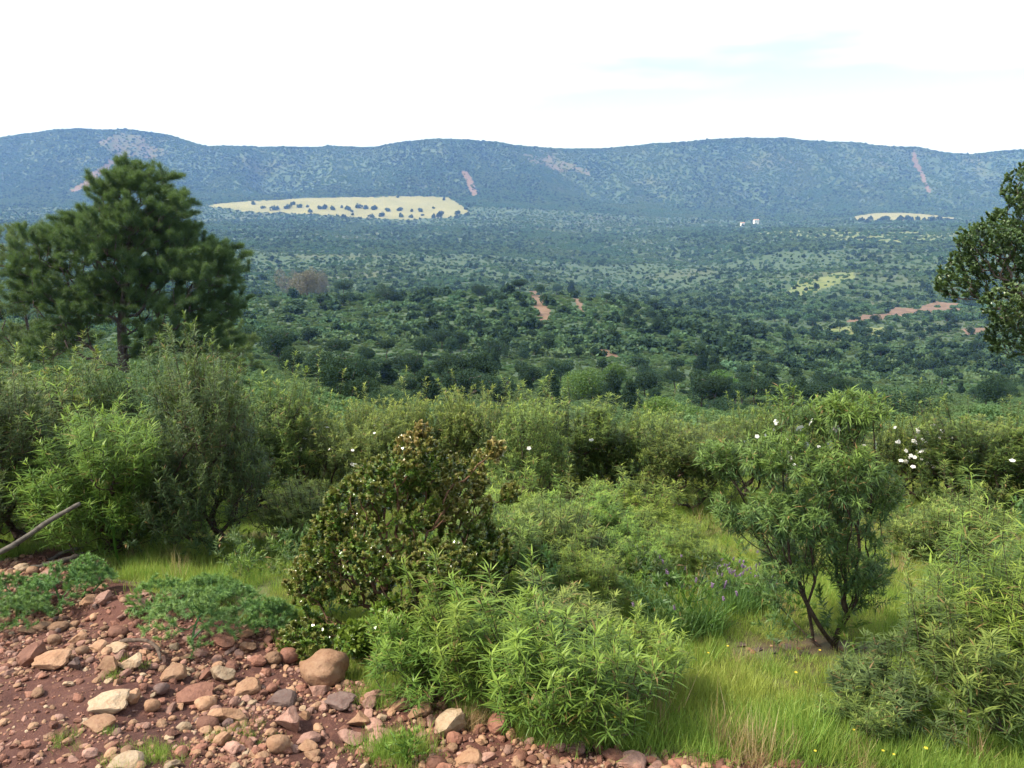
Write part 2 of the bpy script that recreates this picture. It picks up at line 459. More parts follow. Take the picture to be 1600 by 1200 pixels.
# ------------------------------------------------------------------ materials
M = {}
M['cistus'] = leaf_mat('rockrose leaf', (0.070, 0.115, 0.035), (0.105, 0.15, 0.05), (0.27, 0.33, 0.07), trans=0.34, rough=0.5, spec=0.25, var=0.25, dry=True)
M['cistus_grey'] = leaf_mat('grey green leaf', (0.062, 0.110, 0.045), (0.095, 0.145, 0.065), (0.20, 0.28, 0.085), trans=0.32, rough=0.5, spec=0.25, var=0.25, dry=True)
M['cistus_olive'] = leaf_mat('olive green leaf', (0.080, 0.135, 0.038), (0.118, 0.175, 0.053), (0.34, 0.41, 0.09), trans=0.34, rough=0.5, spec=0.25, var=0.22, dry=True)
M['open_leaf'] = leaf_mat('open bush leaf', (0.050, 0.105, 0.04), (0.075, 0.14, 0.05), (0.22, 0.32, 0.065), trans=0.32, rough=0.5, spec=0.25, var=0.1, dry=True)
M['cistus_bright'] = leaf_mat('bright green leaf', (0.095, 0.175, 0.03), (0.14, 0.22, 0.05), (0.32, 0.42, 0.07), trans=0.38, rough=0.45, spec=0.28, var=0.15, dry=True)
M['mastic'] = leaf_mat('mastic leaflet', (0.050, 0.105, 0.022), (0.15, 0.23, 0.035), (0.40, 0.25, 0.10), trans=0.22, rough=0.24, spec=0.6, var=0.1, dry=True)
M['mastic_young'] = leaf_mat('young mastic leaflet', (0.09, 0.17, 0.025), (0.12, 0.21, 0.03), (0.24, 0.27, 0.04), trans=0.35, rough=0.3, spec=0.5, var=0.1)
M['pine'] = leaf_mat('pine needle', (0.048, 0.088, 0.040), (0.078, 0.124, 0.048), (0.13, 0.185, 0.055), trans=0.25, rough=0.5, var=0.15)
M['pale_pine'] = leaf_mat('pale pine needle', (0.085, 0.13, 0.055), (0.12, 0.165, 0.07), (0.17, 0.22, 0.08), trans=0.25, rough=0.5, var=0.1)
M['oak'] = leaf_mat('oak leaf', (0.050, 0.090, 0.035), (0.085, 0.135, 0.05), (0.17, 0.20, 0.07), trans=0.2, rough=0.35, spec=0.5, var=0.1)
M['green_tree'] = leaf_mat('broad leaf', (0.055, 0.12, 0.022), (0.085, 0.16, 0.03), (0.13, 0.21, 0.04), trans=0.3, var=0.15)
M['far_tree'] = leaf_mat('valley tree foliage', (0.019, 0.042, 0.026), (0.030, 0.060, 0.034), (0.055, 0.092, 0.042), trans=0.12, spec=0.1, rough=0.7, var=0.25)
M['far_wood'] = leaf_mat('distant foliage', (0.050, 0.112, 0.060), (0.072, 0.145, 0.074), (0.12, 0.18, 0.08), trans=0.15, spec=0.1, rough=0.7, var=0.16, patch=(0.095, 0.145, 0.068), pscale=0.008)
M['scrub'] = leaf_mat('scrub foliage', (0.068, 0.135, 0.060), (0.100, 0.170, 0.072), (0.13, 0.19, 0.07), trans=0.2, spec=0.1, rough=0.7, var=0.2, patch=(0.095, 0.14, 0.058), pscale=0.03)
M['grey_tree'] = leaf_mat('bare pinkish twigs', (0.14, 0.125, 0.09), (0.19, 0.165, 0.12), (0.2, 0.2, 0.11), trans=0.1, var=0.1)
M['feather'] = leaf_mat('feathery herb', (0.11, 0.22, 0.07), (0.16, 0.28, 0.10), (0.24, 0.36, 0.10), trans=0.35, var=0.15)
M['grass'] = leaf_mat('grass blade', (0.25, 0.37, 0.05), (0.32, 0.42, 0.07), (0.46, 0.46, 0.15), trans=0.42, var=0.18, patch=(0.39, 0.43, 0.10), pscale=0.8)
M['green_grass'] = leaf_mat('green grass blade', (0.16, 0.28, 0.045), (0.22, 0.34, 0.06), (0.34, 0.44, 0.10), trans=0.45, var=0.2)
M['dry_grass'] = leaf_mat('dry grass blade', (0.30, 0.20, 0.10), (0.40, 0.28, 0.14), (0.45, 0.35, 0.2), trans=0.3, var=0.15)
M['lav_leaf'] = leaf_mat('lavender leaf', (0.07, 0.15, 0.05), (0.11, 0.20, 0.07), (0.15, 0.26, 0.06), trans=0.35, var=0.15)
M['broom'] = leaf_mat('broom stem', (0.06, 0.15, 0.02), (0.09, 0.20, 0.03), (0.20, 0.32, 0.05), trans=0.3, var=0.1)
M['bark'] = bark_mat('shrub bark', (0.035, 0.022, 0.018), (0.085, 0.055, 0.042), 60)
M['red_stem'] = bark_mat('reddish stem', (0.10, 0.05, 0.03), (0.16, 0.09, 0.05), 60)
M['pine_bark'] = bark_mat('pine bark', (0.07, 0.05, 0.045), (0.15, 0.11, 0.095), 6)
M['dead_wood'] = bark_mat('weathered dead wood', (0.06, 0.052, 0.045), (0.14, 0.12, 0.10), 25)
M['root'] = bark_mat('dark root', (0.06, 0.04, 0.03), (0.14, 0.10, 0.075), 40)
M['tan'] = stone_mat('tan stone', (0.29, 0.155, 0.085), (0.36, 0.215, 0.13), (0.19, 0.08, 0.052))
M['red'] = stone_mat('red brown stone', (0.19, 0.078, 0.05), (0.28, 0.13, 0.085), (0.12, 0.045, 0.032))
M['pale'] = stone_mat('pale stone', (0.35, 0.235, 0.14), (0.42, 0.315, 0.215), (0.26, 0.14, 0.085))
M['pink'] = stone_mat('pink stone', (0.29, 0.15, 0.11), (0.37, 0.215, 0.165), (0.19, 0.085, 0.06))
M['grey'] = stone_mat('grey purple stone', (0.12, 0.070, 0.060), (0.20, 0.135, 0.115), (0.15, 0.07, 0.055))
M['shard'] = stone_mat('dark shard', (0.07, 0.045, 0.04), (0.13, 0.09, 0.075), (0.10, 0.055, 0.045))
def plain(name, c, rough=0.6, trans=0.0):
    m, t = new_mat(name); n = noise(t, geo_pos(t), 80, 2)
    finish(t, mixc(t, ramp(t, n, .3, .7, 0, .5), c, tuple(x * 0.75 for x in c)), rough, None, trans); return m
M['petal'] = plain('white petal', (0.85, 0.83, 0.80), 0.6, 0.3)
M['yellow'] = plain('yellow petal', (0.75, 0.55, 0.05), 0.6, 0.2)
M['purple'] = plain('purple bract', (0.27, 0.18, 0.29), 0.7, 0.2)
M['bud'] = plain('reddish bud', (0.22, 0.12, 0.05))
M['white_wall'] = plain('whitewashed wall', (0.8, 0.79, 0.75), 0.9)
M['roof'] = plain('roof tiles', (0.42, 0.24, 0.16), 0.9)
M['dark'] = plain('window opening', (0.05, 0.05, 0.06), 0.5)

def ground_material():
    m, t = new_mat('country ground'); p = geo_pos(t)
    big = noise(t, p, 0.004, 4); mid = noise(t, p, 0.05, 5, 0.65); fine = noise(t, p, 1.3, 6, 0.65); vf = noise(t, p, 30, 5, 0.65)
    c = mixc(t, ramp(t, mid, 0.4, 0.62), (0.036, 0.076, 0.036), (0.055, 0.090, 0.042))
    c = mixc(t, ramp(t, big, 0.55, 0.68, 0, 0.5), c, (0.10, 0.10, 0.055))
    c = mixc(t, ramp(t, fine, 0.52, 0.68, 0, 0.55), c, (0.11, 0.11, 0.055))
    c = mixc(t, ramp(t, vf, 0.5, 0.75, 0, 0.6), c, (0.10, 0.065, 0.035))
    finish(t, c, 0.95, bump(t, mixc(t, 0.5, fine, vf), 0.5, 0.05)); return m
def earth_material():
    m, t = new_mat('red earth'); p = geo_pos(t)
    a = noise(t, p, 1.6, 4); b = noise(t, p, 22, 6, 0.7); c_ = noise(t, p, 120, 5, 0.7)
    c = mixc(t, ramp(t, a, 0.38, 0.62), (0.070, 0.027, 0.021), (0.115, 0.046, 0.034))
    c = mixc(t, ramp(t, b, 0.5, 0.7), c, (0.16, 0.070, 0.048))
    c = mixc(t, ramp(t, c_, 0.58, 0.72, 0, 0.8), c, (0.30, 0.17, 0.11))
    rr = t.nodes.new('ShaderNodeBsdfPrincipled')
    finish(t, c, 0.8, bump(t, mixc(t, 0.4, b, c_), 1.0, 0.02)); t.nodes.remove(rr); return m
def flat_material(name, a, b, sc):
    m, t = new_mat(name); p = geo_pos(t); n = noise(t, p, sc, 5, 0.6)
    finish(t, mixc(t, ramp(t, n, 0.38, 0.62), a, b), 0.95); return m
M['ground'] = ground_material(); M['earth'] = earth_material()
M['soil'] = flat_material('meadow soil', (0.075, 0.050, 0.030), (0.10, 0.11, 0.04), 3.0)
M['field'] = flat_material('mown field', (0.180, 0.172, 0.072), (0.22, 0.205, 0.095), 0.01)
M['track'] = flat_material('red dirt track', (0.11, 0.07, 0.045), (0.19, 0.12, 0.08), 0.12)
M['bare'] = flat_material('bare hillside', (0.115, 0.09, 0.06), (0.07, 0.085, 0.042), 0.02)
M['clear'] = flat_material('open grass', (0.10, 0.135, 0.045), (0.16, 0.175, 0.065), 0.06)

# ------------------------------------------------------------------ the ground, one sheet cut into its zones
def build_ground():
    dense = np.linspace(-47, 47, 841)
    side = np.concatenate([np.linspace(-180, -47, 60)[:-1], dense, np.linspace(47, 180, 60)[1:-1]])
    az = np.radians(side)
    rr = np.concatenate([np.linspace(0.35, 1.6, 14)[:-1], np.exp(np.linspace(math.log(1.6), math.log(6400), 860))])
    A, RR = np.meshgrid(az, rr)
    X = RR * np.sin(A); Y = RR * np.cos(A); Zz = H(X, Y)
    V = np.stack([X.ravel(), Y.ravel(), Zz.ravel()], 1)
    V = np.vstack([V, [[0, 0, float(H(0.0, 0.0))]]])
    na, nr_ = len(az), len(rr)
    j, i = np.meshgrid(np.arange(nr_ - 1), np.arange(na), indexing='ij'); i2 = (i + 1) % na
    Q = np.stack([j * na + i, (j + 1) * na + i, (j + 1) * na + i2, j * na + i2], -1).reshape(-1, 4)[:, ::-1]
    cx = V[Q, 0].mean(1); cy = V[Q, 1].mean(1)
    zone = np.zeros(len(Q), int)
    zone[in_any(cx, cy, CLEAR, 0.03)] = 4
    zone[in_any(cx, cy, BARE, 0.004)] = 5
    zone[in_any(cx, cy, FIELDS, 0.002)] = 2
    zone[in_any(cx, cy, TRACKS, 0.0012)] = 3
    near = cy < 9
    zone[(cy < 13) & (np.abs(cx) < 14)] = 6
    zone[near & in_any(cx, cy, [RUB], 0.03)] = 1
    for z, nm, mt in ((0, 'terrain', 'ground'), (1, 'rubble_ground', 'earth'), (2, 'field', 'field'), (3, 'dirt_track', 'track'), (4, 'grassy_clearing', 'clear'), (5, 'bare_hillside', 'bare'), (6, 'meadow_ground', 'soil')):
        q = Q[zone == z]
        if not len(q): continue
        u, inv = np.unique(q, return_inverse=True)
        tag(obj(nm, mesh_np(nm, V[u], inv.reshape(-1, 4), M[mt], smooth=True)), kind='structure')
    # the small disc under the camera
    k = np.arange(na); tri = np.stack([k, (k + 1) % na, np.full(na, len(V) - 1)], 1)[:, ::-1]
    tag(obj('ground_underfoot', mesh_np('ground_underfoot', np.vstack([V[:na], V[-1:]]), np.where(tri == len(V) - 1, na, tri), M['earth'], smooth=True)), kind='structure')
build_ground()

# ------------------------------------------------------------------ scattering of uncountable stuff
def scatter(name, label, cat, pts, scl, rot, var, protos):
    me = bpy.data.meshes.new(name)
    me.vertices.add(len(pts)); me.vertices.foreach_set('co', np.asarray(pts, np.float32).ravel())
    for nm, ty, fld, d in (('scl', 'FLOAT_VECTOR', 'vector', scl), ('rot', 'FLOAT_VECTOR', 'vector', rot), ('var', 'INT', 'value', var)):
        a = me.attributes.new(nm, ty, 'POINT'); a.data.foreach_set(fld, np.asarray(d, np.int32 if ty == 'INT' else np.float32).ravel())
    me.update()
    o = obj(name, me); tag(o, label, cat, kind='stuff')
    g = bpy.data.node_groups.new(name + ' scatter', 'GeometryNodeTree')
    g.interface.new_socket('Geometry', in_out='INPUT', socket_type='NodeSocketGeometry')
    g.interface.new_socket('Geometry', in_out='OUTPUT', socket_type='NodeSocketGeometry')
    gi = g.nodes.new('NodeGroupInput'); go = g.nodes.new('NodeGroupOutput'); jn = g.nodes.new('GeometryNodeJoinGeometry')
    def na(nm, ty):
        n = g.nodes.new('GeometryNodeInputNamedAttribute'); n.data_type = ty; n.inputs['Name'].default_value = nm
        return [s for s in n.outputs if s.enabled][0]
    for k, p in enumerate(protos):
        oi = g.nodes.new('GeometryNodeObjectInfo'); oi.inputs['Object'].default_value = p
        cmp_ = g.nodes.new('FunctionNodeCompare'); cmp_.data_type = 'INT'; cmp_.operation = 'EQUAL'
        ins = [s for s in cmp_.inputs if s.enabled]
        g.links.new(na('var', 'INT'), ins[0]); ins[1].default_value = k
        ip = g.nodes.new('GeometryNodeInstanceOnPoints')
        g.links.new(gi.outputs[0], ip.inputs['Points']); g.links.new(cmp_.outputs[0], ip.inputs['Selection'])
        g.links.new(oi.outputs['Geometry'], ip.inputs['Instance'])
        g.links.new(na('rot', 'FLOAT_VECTOR'), ip.inputs['Rotation']); g.links.new(na('scl', 'FLOAT_VECTOR'), ip.inputs['Scale'])
        g.links.new(ip.outputs[0], jn.inputs[0])
    g.links.new(jn.outputs[0], go.inputs[0])
    md = o.modifiers.new('scatter', 'NODES'); md.node_group = g
    return o
def proto(name, me): return bpy.data.objects.new(name, me)     # kept out of the scene, only instanced

# ------------------------------------------------------------------ valley trees
def small_tree(seed, form, mat, trunk_mat, lod=1, nleaf=900, joined=True):
    """unit-height tree about 1 m tall; forms: umbrella, round, cone, double, low"""
    rg = np.random.default_rng(seed)
    if form == 'umbrella': lobes = [(rg.normal(0, .12), rg.normal(0, .12), .70 + rg.normal(0, .05), .26, .26, .14, 1) for _ in range(6)]
    elif form == 'cone': lobes = [(rg.normal(0, .05), rg.normal(0, .05), z, .30 * (1.05 - z) + .05, .30 * (1.05 - z) + .05, .13, 1.2 - z) for z in np.linspace(.25, .88, 7)]
    elif form == 'low': lobes = [(rg.normal(0, .22), rg.normal(0, .22), .45 + rg.normal(0, .1), .28, .28, .3, 1) for _ in range(7)]
    else: lobes = [(rg.normal(0, .13), rg.normal(0, .13), .58 + rg.normal(0, .11), .22, .22, .2, 1) for _ in range(8)]
    P = blob_pts(rg, nleaf, lobes, .5)
    D = nrm(rg.normal(0, 1, P.shape) + np.array([0, 0, .5])); L = np.full(len(P), .085) * rg.uniform(.6, 1.4, len(P)) * (900 / nleaf) ** .5
    tip = np.clip((P[:, 2] - .6) * 1.2, 0, 1) * rg.random(len(P))
    A = leaves(P, D, rg.normal(0, 1, P.shape), L, L * .62, .3, 1, None, tip, rg, 'oval')
    tr = grow(blob_pts(rg, 14, lobes, .2), (0, 0, -.03), .08, .4, .006, rg=rg, trunk=[(rg.normal(0, .015), 0, .2), (rg.normal(0, .03), 0, .45)] if form != 'low' else None)
    T = tubes(tr, 5, 0, scale=1.0)
    if form == 'double':
        q = grow(blob_pts(rg, 8, lobes, .2), (.06, 0, -.03), .08, .4, .006, rg=rg, trunk=[(.075, 0, .3), (.06, 0, .5)])
        T = join([T, tubes(q, 5, 0)])
    if joined:
        V, Fc, at = join([A, T]); fm = np.r_[np.zeros(len(A[1]), int), np.ones(len(T[1]), int)]
        return mesh_np('tree', V, Fc, [mat, trunk_mat], at, fmat=fm)
    return mesh_np('crown', A[0], A[1], mat, A[2]), mesh_np('trunk', T[0], T[1], trunk_mat, T[2])

forms = ['umbrella', 'double', 'round', 'cone', 'low']
NEAR_T = {f: [small_tree(10 + i * 3 + k, f, M['far_tree'], M['pine_bark'], nleaf=5000, joined=False) for k in range(2)] for i, f in enumerate(forms)}
MID_T = [small_tree(60 + i, forms[i % 5], M['far_tree'], M['pine_bark'], nleaf=1500) for i in range(8)]
def width_of(f): return {'umbrella': 1.15, 'double': 1.0, 'round': 1.0, 'cone': 1.1, 'low': 0.95}[f]
placed = []
def valley_tree(px, py, hpx, form, label, group, wide=1.0, parts=True, k=0, name='pine_tree', cat='pine tree', mats=None):
    x, y, z = hit(px, py, y0=14)
    c = y * math.cos(TH) - z * math.sin(TH)
    h = hpx / F * c
    placed.append((x, y))
    if parts:
        cr, tk = NEAR_T[form][k % 2]
        r = thing(name, (x, y, z - 0.01 * h), rng.uniform(0, 6.28), (h * wide, h * wide, h))
        oc = obj('crown', cr, r); obj('trunk', tk, r)
        if mats: oc.material_slots[0].link = 'OBJECT'; oc.material_slots[0].material = M[mats]
    else:
        r = obj(name, MID_T[k % len(MID_T)]); r.location = (x, y, z - 0.02 * h); r.rotation_euler = (0, 0, rng.uniform(0, 6.28)); r.scale = (h * wide, h * wide, h)
        if mats: r.material_slots[0].link = 'OBJECT'; r.material_slots[0].material = M[mats]
    tag(r, label, cat, group); return r
HAND = [
 (441, 572, 66, 'double', 'two-stemmed dark pine standing alone right of the big pine', 1.0),
 (704, 614, 66, 'umbrella', 'flat-topped pine with a bare trunk just above the rockroses', 1.25),
 (744, 612, 74, 'round', 'dark tall pine touching the right side of the flat-topped pine', 1.1),
 (533, 572, 46, 'umbrella', 'small dark pine to the right of the two-stemmed pine', 1.2),
 (574, 582, 46, 'umbrella', 'slim pale-trunked pine between the two-stemmed and flat-topped pines', .8),
 (552, 640, 66, 'low', 'bushy green pine low down just behind the rockrose tops', 1.3),
 (597, 650, 46, 'low', 'low green pine close behind the rockroses below the slim pine', 1.3),
 (380, 560, 58, 'round', 'half-hidden pine beside the right flank of the big pine', 1.1),
 (812, 462, 30, 'umbrella', 'dark umbrella pine at the top end of the red track', 1.2),
 (750, 462, 22, 'low', 'dark round tree left of the red track top', 1.4),
 (606, 470, 27, 'low', 'dark broad tree alone in the pale scrub above the valley', 1.3),
 (537, 462, 27, 'round', 'dark tree right beside the pinkish grove', 1.2),
 (846, 462, 20, 'round', 'first round tree right of the red track top', 1.1),
 (870, 462, 20, 'round', 'second round tree right of the red track top', 1.1),
 (893, 460, 22, 'cone', 'third round tree right of the red track top', 1.2),
 (1035, 668, 66, 'low', 'bright green leafy tree rising behind the rockroses at centre right', 1.35),
 (1410, 668, 72, 'low', 'large dark green leafy tree behind the open rockrose tree', 1.5),
 (1490, 690, 56, 'low', 'dark rounded tree behind the right-hand white-flowered rockroses', 1.5),
 (1096, 592, 52, 'cone', 'tall narrow dark pine standing by a pale bare slope', .95),
 (905, 625, 60, 'low', 'broad dark pine behind the rockroses left of the bright green tree', 1.4),
 (965, 610, 50, 'round', 'dark pine just left of and above the bright green tree', 1.1),
 (1130, 625, 54, 'low', 'wide dark pine right of and above the bright green tree', 1.4),
 (660, 560, 40, 'round', 'left-hand pine of the dark row above the flat-topped pine', 1.3),
 (690, 545, 36, 'round', 'middle pine of the dark row above the flat-topped pine', 1.3),
 (720, 550, 36, 'round', 'right-hand pine of the dark row above the flat-topped pine', 1.3),
 (775, 560, 40, 'low', 'spreading dark pine just right of the dark pine row', 1.3),
]
for i, (px, py, hp, fm, lb, wd) in enumerate(HAND):
    gr = None; nm, ct, mt = 'pine_tree', 'pine tree', None
    if 'leafy' in lb or 'rounded' in lb: nm, ct = 'leafy_tree', 'tree'
    if 'bright green' in lb: mt = 'green_tree'
    valley_tree(px, py, hp, fm, lb, 'trees dotted over the valley' if nm == 'pine_tree' else None, wd, True, i, nm, ct, mt)
def free(x, y, dmin):
    return all((x - a) ** 2 + (y - b) ** 2 > dmin * dmin for a, b in placed)
# the pinkish grove by the pale scrub
for i, (px, py, hp, wd) in enumerate([(458, 462, 46, .75), (478, 464, 56, .8), (498, 462, 46, .7)]):
    valley_tree(px, py, hp, 'low', ['left', 'middle', 'right'][i] + ' tree of the bare pinkish-grey grove in the valley', 'bare pinkish-grey grove', wd, True, i, 'bare_tree', 'tree', 'grey_tree')
cnt = 0; tries = 0
while cnt < 250 and tries < 4000:
    tries += 1
    px = rng.uniform(370, 1620); py = rng.uniform(438, 655)
    dens = 0.35 + 0.65 * float(sstep(750, 1000, px)); dens *= 0.5 if py < 470 else 1
    dens *= 0.3 + 1.4 * max(0, float(vn(px / 60, py / 30, 77)) + .5)
    if rng.random() > dens: continue
    x, y, z = hit(px, py, y0=30)
    if y < 60 or in_any(np.array([x]), np.array([y]), TRACKS)[0]: continue
    if not free(x, y, 0.024 * y): continue
    h = rng.uniform(3.4, 6.2) if y < 350 else rng.uniform(4.6, 8.0)
    hp = h * F / (y * 1.03)
    near_ = y < 190
    side = 'left' if px < 800 else 'right'
    lb = ('dark pine dotted over the nearer scrub slope' if near_ else 'small dark pine scattered over the far side of the valley') + (' left of the red track' if px < 840 else ' right of the red track')
    valley_tree(px, py, hp, forms[int(rng.integers(0, 5))], lb, 'trees dotted over the valley', rng.uniform(.9, 1.35), near_, int(rng.integers(0, 8)))
    cnt += 1

# ------------------------------------------------------------------ distant woodland and scrub
def blob_proto(name, seed, mat, n, flat=.8):
    rg = np.random.default_rng(seed)
    lobes = [(rg.normal(0, .25), rg.normal(0, .25), .35 + rg.normal(0, .1), .4, .4, .4 * flat, 1) for _ in range(5)]
    P = blob_pts(rg, n, lobes, .8)
    D = nrm(rg.normal(0, 1, P.shape) + np.array([0, 0, .3])); L = rg.uniform(.6, 1.4, n) * .9 * (30 / n) ** .5
    A = leaves(P - D * L[:, None] * .5, D, rg.normal(0, 1, P.shape), L, L * .7, .2, 1, None, np.clip(P[:, 2] - .4, 0, 1) * rg.random(n), rg, 'oval')
    return proto(name, mesh_np(name, A[0], A[1], mat, A[2]))
far_p = [blob_proto('wood_clump', 100 + i, M['far_wood'], 110, 1.0) for i in range(4)] 
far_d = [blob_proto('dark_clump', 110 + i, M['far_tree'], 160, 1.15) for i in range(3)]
scr_p = [blob_proto('scrub_clump', 120 + i, M['scrub'], 1300, .8) for i in range(5)] + [blob_proto('scrub_bush', 130 + i, M['scrub'], 3200, .8) for i in range(3)]
def spread(n, y0, y1, rg, umax=0.95):
    y = np.exp(rg.uniform(math.log(y0), math.log(y1), n)); x = rg.uniform(-umax, umax, n) * y
    return x, y
def wood():
    rg = np.random.default_rng(5); X, Y, S, Vr = [], [], [], []
    for n, a, b, s0, s1 in ((150000, 3000, 4500, 5, 9), (70000, 1500, 3000, 3.5, 6.5), (30000, 600, 1500, 2.2, 4.2), (4200, 230, 600, 2.0, 3.6)):
        x, y = spread(n, a, b, rg)
        ex = in_any(x, y, FIELDS) | (in_any(x, y, TRACKS) & (rg.random(n) < .93)) | (in_any(x, y, BARE, .004) & (rg.random(n) < .75)) | (in_any(x, y, CLEAR) & (rg.random(n) < .45))
        den = fbm(x / (a * .12), y / (a * .3), 61, 3)
        keep = ~ex & (rg.random(n) < 0.85 + den * .6)
        x, y = x[keep], y[keep]
        s = rg.uniform(s0, s1, len(x))
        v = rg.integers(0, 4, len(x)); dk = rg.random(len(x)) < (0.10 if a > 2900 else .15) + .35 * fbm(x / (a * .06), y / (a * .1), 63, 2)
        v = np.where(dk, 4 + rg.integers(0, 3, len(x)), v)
        X.append(x); Y.append(y); S.append(s * np.where(dk, 1.0, .85)); Vr.append(v)
    for n, a, b, s0, s1 in ((1900, 260, 760, 2.6, 5.4), (2600, 700, 1500, 3.2, 6.5), (800, 4150, 4330, 6, 11)):
        x, y = spread(n, a, b, rg)
        keep = rg.random(n) < (.35 + .65 * sstep(-.05, .15, x / y)) * np.clip(.5 + 1.3 * fbm(x / (a * .15), y / (a * .25), 64, 2), .1, 1) if a < 4000 else np.ones(n, bool)
        keep &= ~(in_any(x, y, TRACKS) | in_any(x, y, FIELDS)); x, y = x[keep], y[keep]
        X.append(x); Y.append(y); S.append(rg.uniform(s0, s1, len(x))); Vr.append(4 + rg.integers(0, 3, len(x)))
    # trees standing in rows in and round the field
    fx = [hit(px + rg.normal(0, 4), py + rg.normal(0, 1.5))[:2] for px, py in
          [(t * 16 + 400, 322 + 2 * math.sin(t) + t * .5) for t in range(18)] + [(t * 11 + 490, 338 + (t % 3) * 2) for t in range(0, 24, 2)] + [(430 + t * 9, 328 + (t % 4)) for t in range(0, 20, 2)]
          + [(624, 310), (695, 313), (720, 316), (705, 340), (715, 336), (728, 330), (740, 326), (675, 341), (640, 345), (690, 338)] + [(1345 + t * 9, 345) for t in range(16)]]
    fx = np.array(fx)
    X.append(fx[:, 0]); Y.append(fx[:, 1]); S.append(rg.uniform(9, 17, len(fx))); Vr.append(4 + rg.integers(0, 3, len(fx)))
    x = np.concatenate(X); y = np.concatenate(Y); s = np.concatenate(S); v = np.concatenate(Vr); z = H(x, y)
    n = len(x)
    scl = np.stack([s * rg.uniform(.85, 1.2, n), s * rg.uniform(.85, 1.2, n), s * rg.uniform(.7, 1.1, n)], 1)
    rot = np.zeros((n, 3)); rot[:, 2] = rg.uniform(0, 6.28, n)
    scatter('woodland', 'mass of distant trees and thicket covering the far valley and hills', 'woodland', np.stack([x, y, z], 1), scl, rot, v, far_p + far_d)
wood()
def scrub():
    rg = np.random.default_rng(6); X, Y, S = [], [], []
    for n, a, b, s0, s1 in ((9000, 13, 60, .35, .8), (30000, 60, 230, .6, 1.3), (40000, 230, 900, .9, 2.0)):
        x, y = spread(n, a, b, rg)
        ex = in_any(x, y, TRACKS) | in_any(x, y, FIELDS) | (in_any(x, y, CLEAR) & (rg.random(n) < .4))
        keep = ~ex & (rg.random(n) < 0.8 + .9 * fbm(x / (a * .15), y / (a * .25), 71, 3))
        X.append(x[keep]); Y.append(y[keep]); S.append(rg.uniform(s0, s1, keep.sum()))
    x = np.concatenate(X); y = np.concatenate(Y); s = np.concatenate(S); n = len(x)
    scl = np.stack([s * rg.uniform(.8, 1.3, n), s * rg.uniform(.8, 1.3, n), s * rg.uniform(.55, 1.0, n)], 1)
    rot = np.zeros((n, 3)); rot[:, 2] = rg.uniform(0, 6.28, n)
    scatter('scrub', 'low green scrub covering the slope down into the valley', 'scrub', np.stack([x, y, H(x, y) - .05 * s], 1), scl, rot, np.where(y < 75, 5 + rg.integers(0, 3, n), rg.integers(0, 5, n)), scr_p)
scrub()

# ------------------------------------------------------------------ white farm buildings
def box(x0, x1, y0, y1, z0, z1):
    V = np.array([(x0, y0, z0), (x1, y0, z0), (x1, y1, z0), (x0, y1, z0), (x0, y0, z1), (x1, y0, z1), (x1, y1, z1), (x0, y1, z1)], float)
    Q = np.array([(0, 3, 2, 1), (4, 5, 6, 7), (0, 1, 5, 4), (1, 2, 6, 5), (2, 3, 7, 6), (3, 0, 4, 7)]); return V, Q
def farmhouse(px, py, w, d, h, label, lean=False):
    x, y, z = hit(px, py)
    r = thing('farmhouse', (x, y, z), R(8)); tag(r, label, 'house', 'white farm buildings')
    V, Q = box(-w / 2, w / 2, -d / 2, d / 2, -1, h); obj('wall', mesh_np('wall', V, Q, M['white_wall']), r)
    e = .5; V = np.array([(-w/2-e, -d/2-e, h), (w/2+e, -d/2-e, h), (w/2+e, d/2+e, h), (-w/2-e, d/2+e, h), (-w/2-e, 0, h+d*.22), (w/2+e, 0, h+d*.22)], float)
    T = np.array([(0, 1, 5), (0, 5, 4), (2, 3, 4), (2, 4, 5), (0, 4, 3), (1, 2, 5), (0, 2, 1), (0, 3, 2)]); V[:4, 2] += .02
    obj('roof', mesh_np('roof', V, T, M['roof']), r)
    for k in range(2):
        V, Q = box(-w / 4 + k * w / 2 - .6, -w / 4 + k * w / 2 + .6, -d / 2 - .06, -d / 2 + .1, h * .45, h * .75); obj('window', mesh_np('window', V, Q, M['dark']), r)
    V, Q = box(-.6, .6, -d / 2 - .06, -d / 2 + .1, 0, 2.2); obj('door', mesh_np('door', V, Q, M['dark']), r)
farmhouse(1181, 350, 17, 12, 13, 'larger square white farmhouse far across the valley')
farmhouse(1160, 353, 12, 10, 9, 'smaller white farm building left of the larger farmhouse')

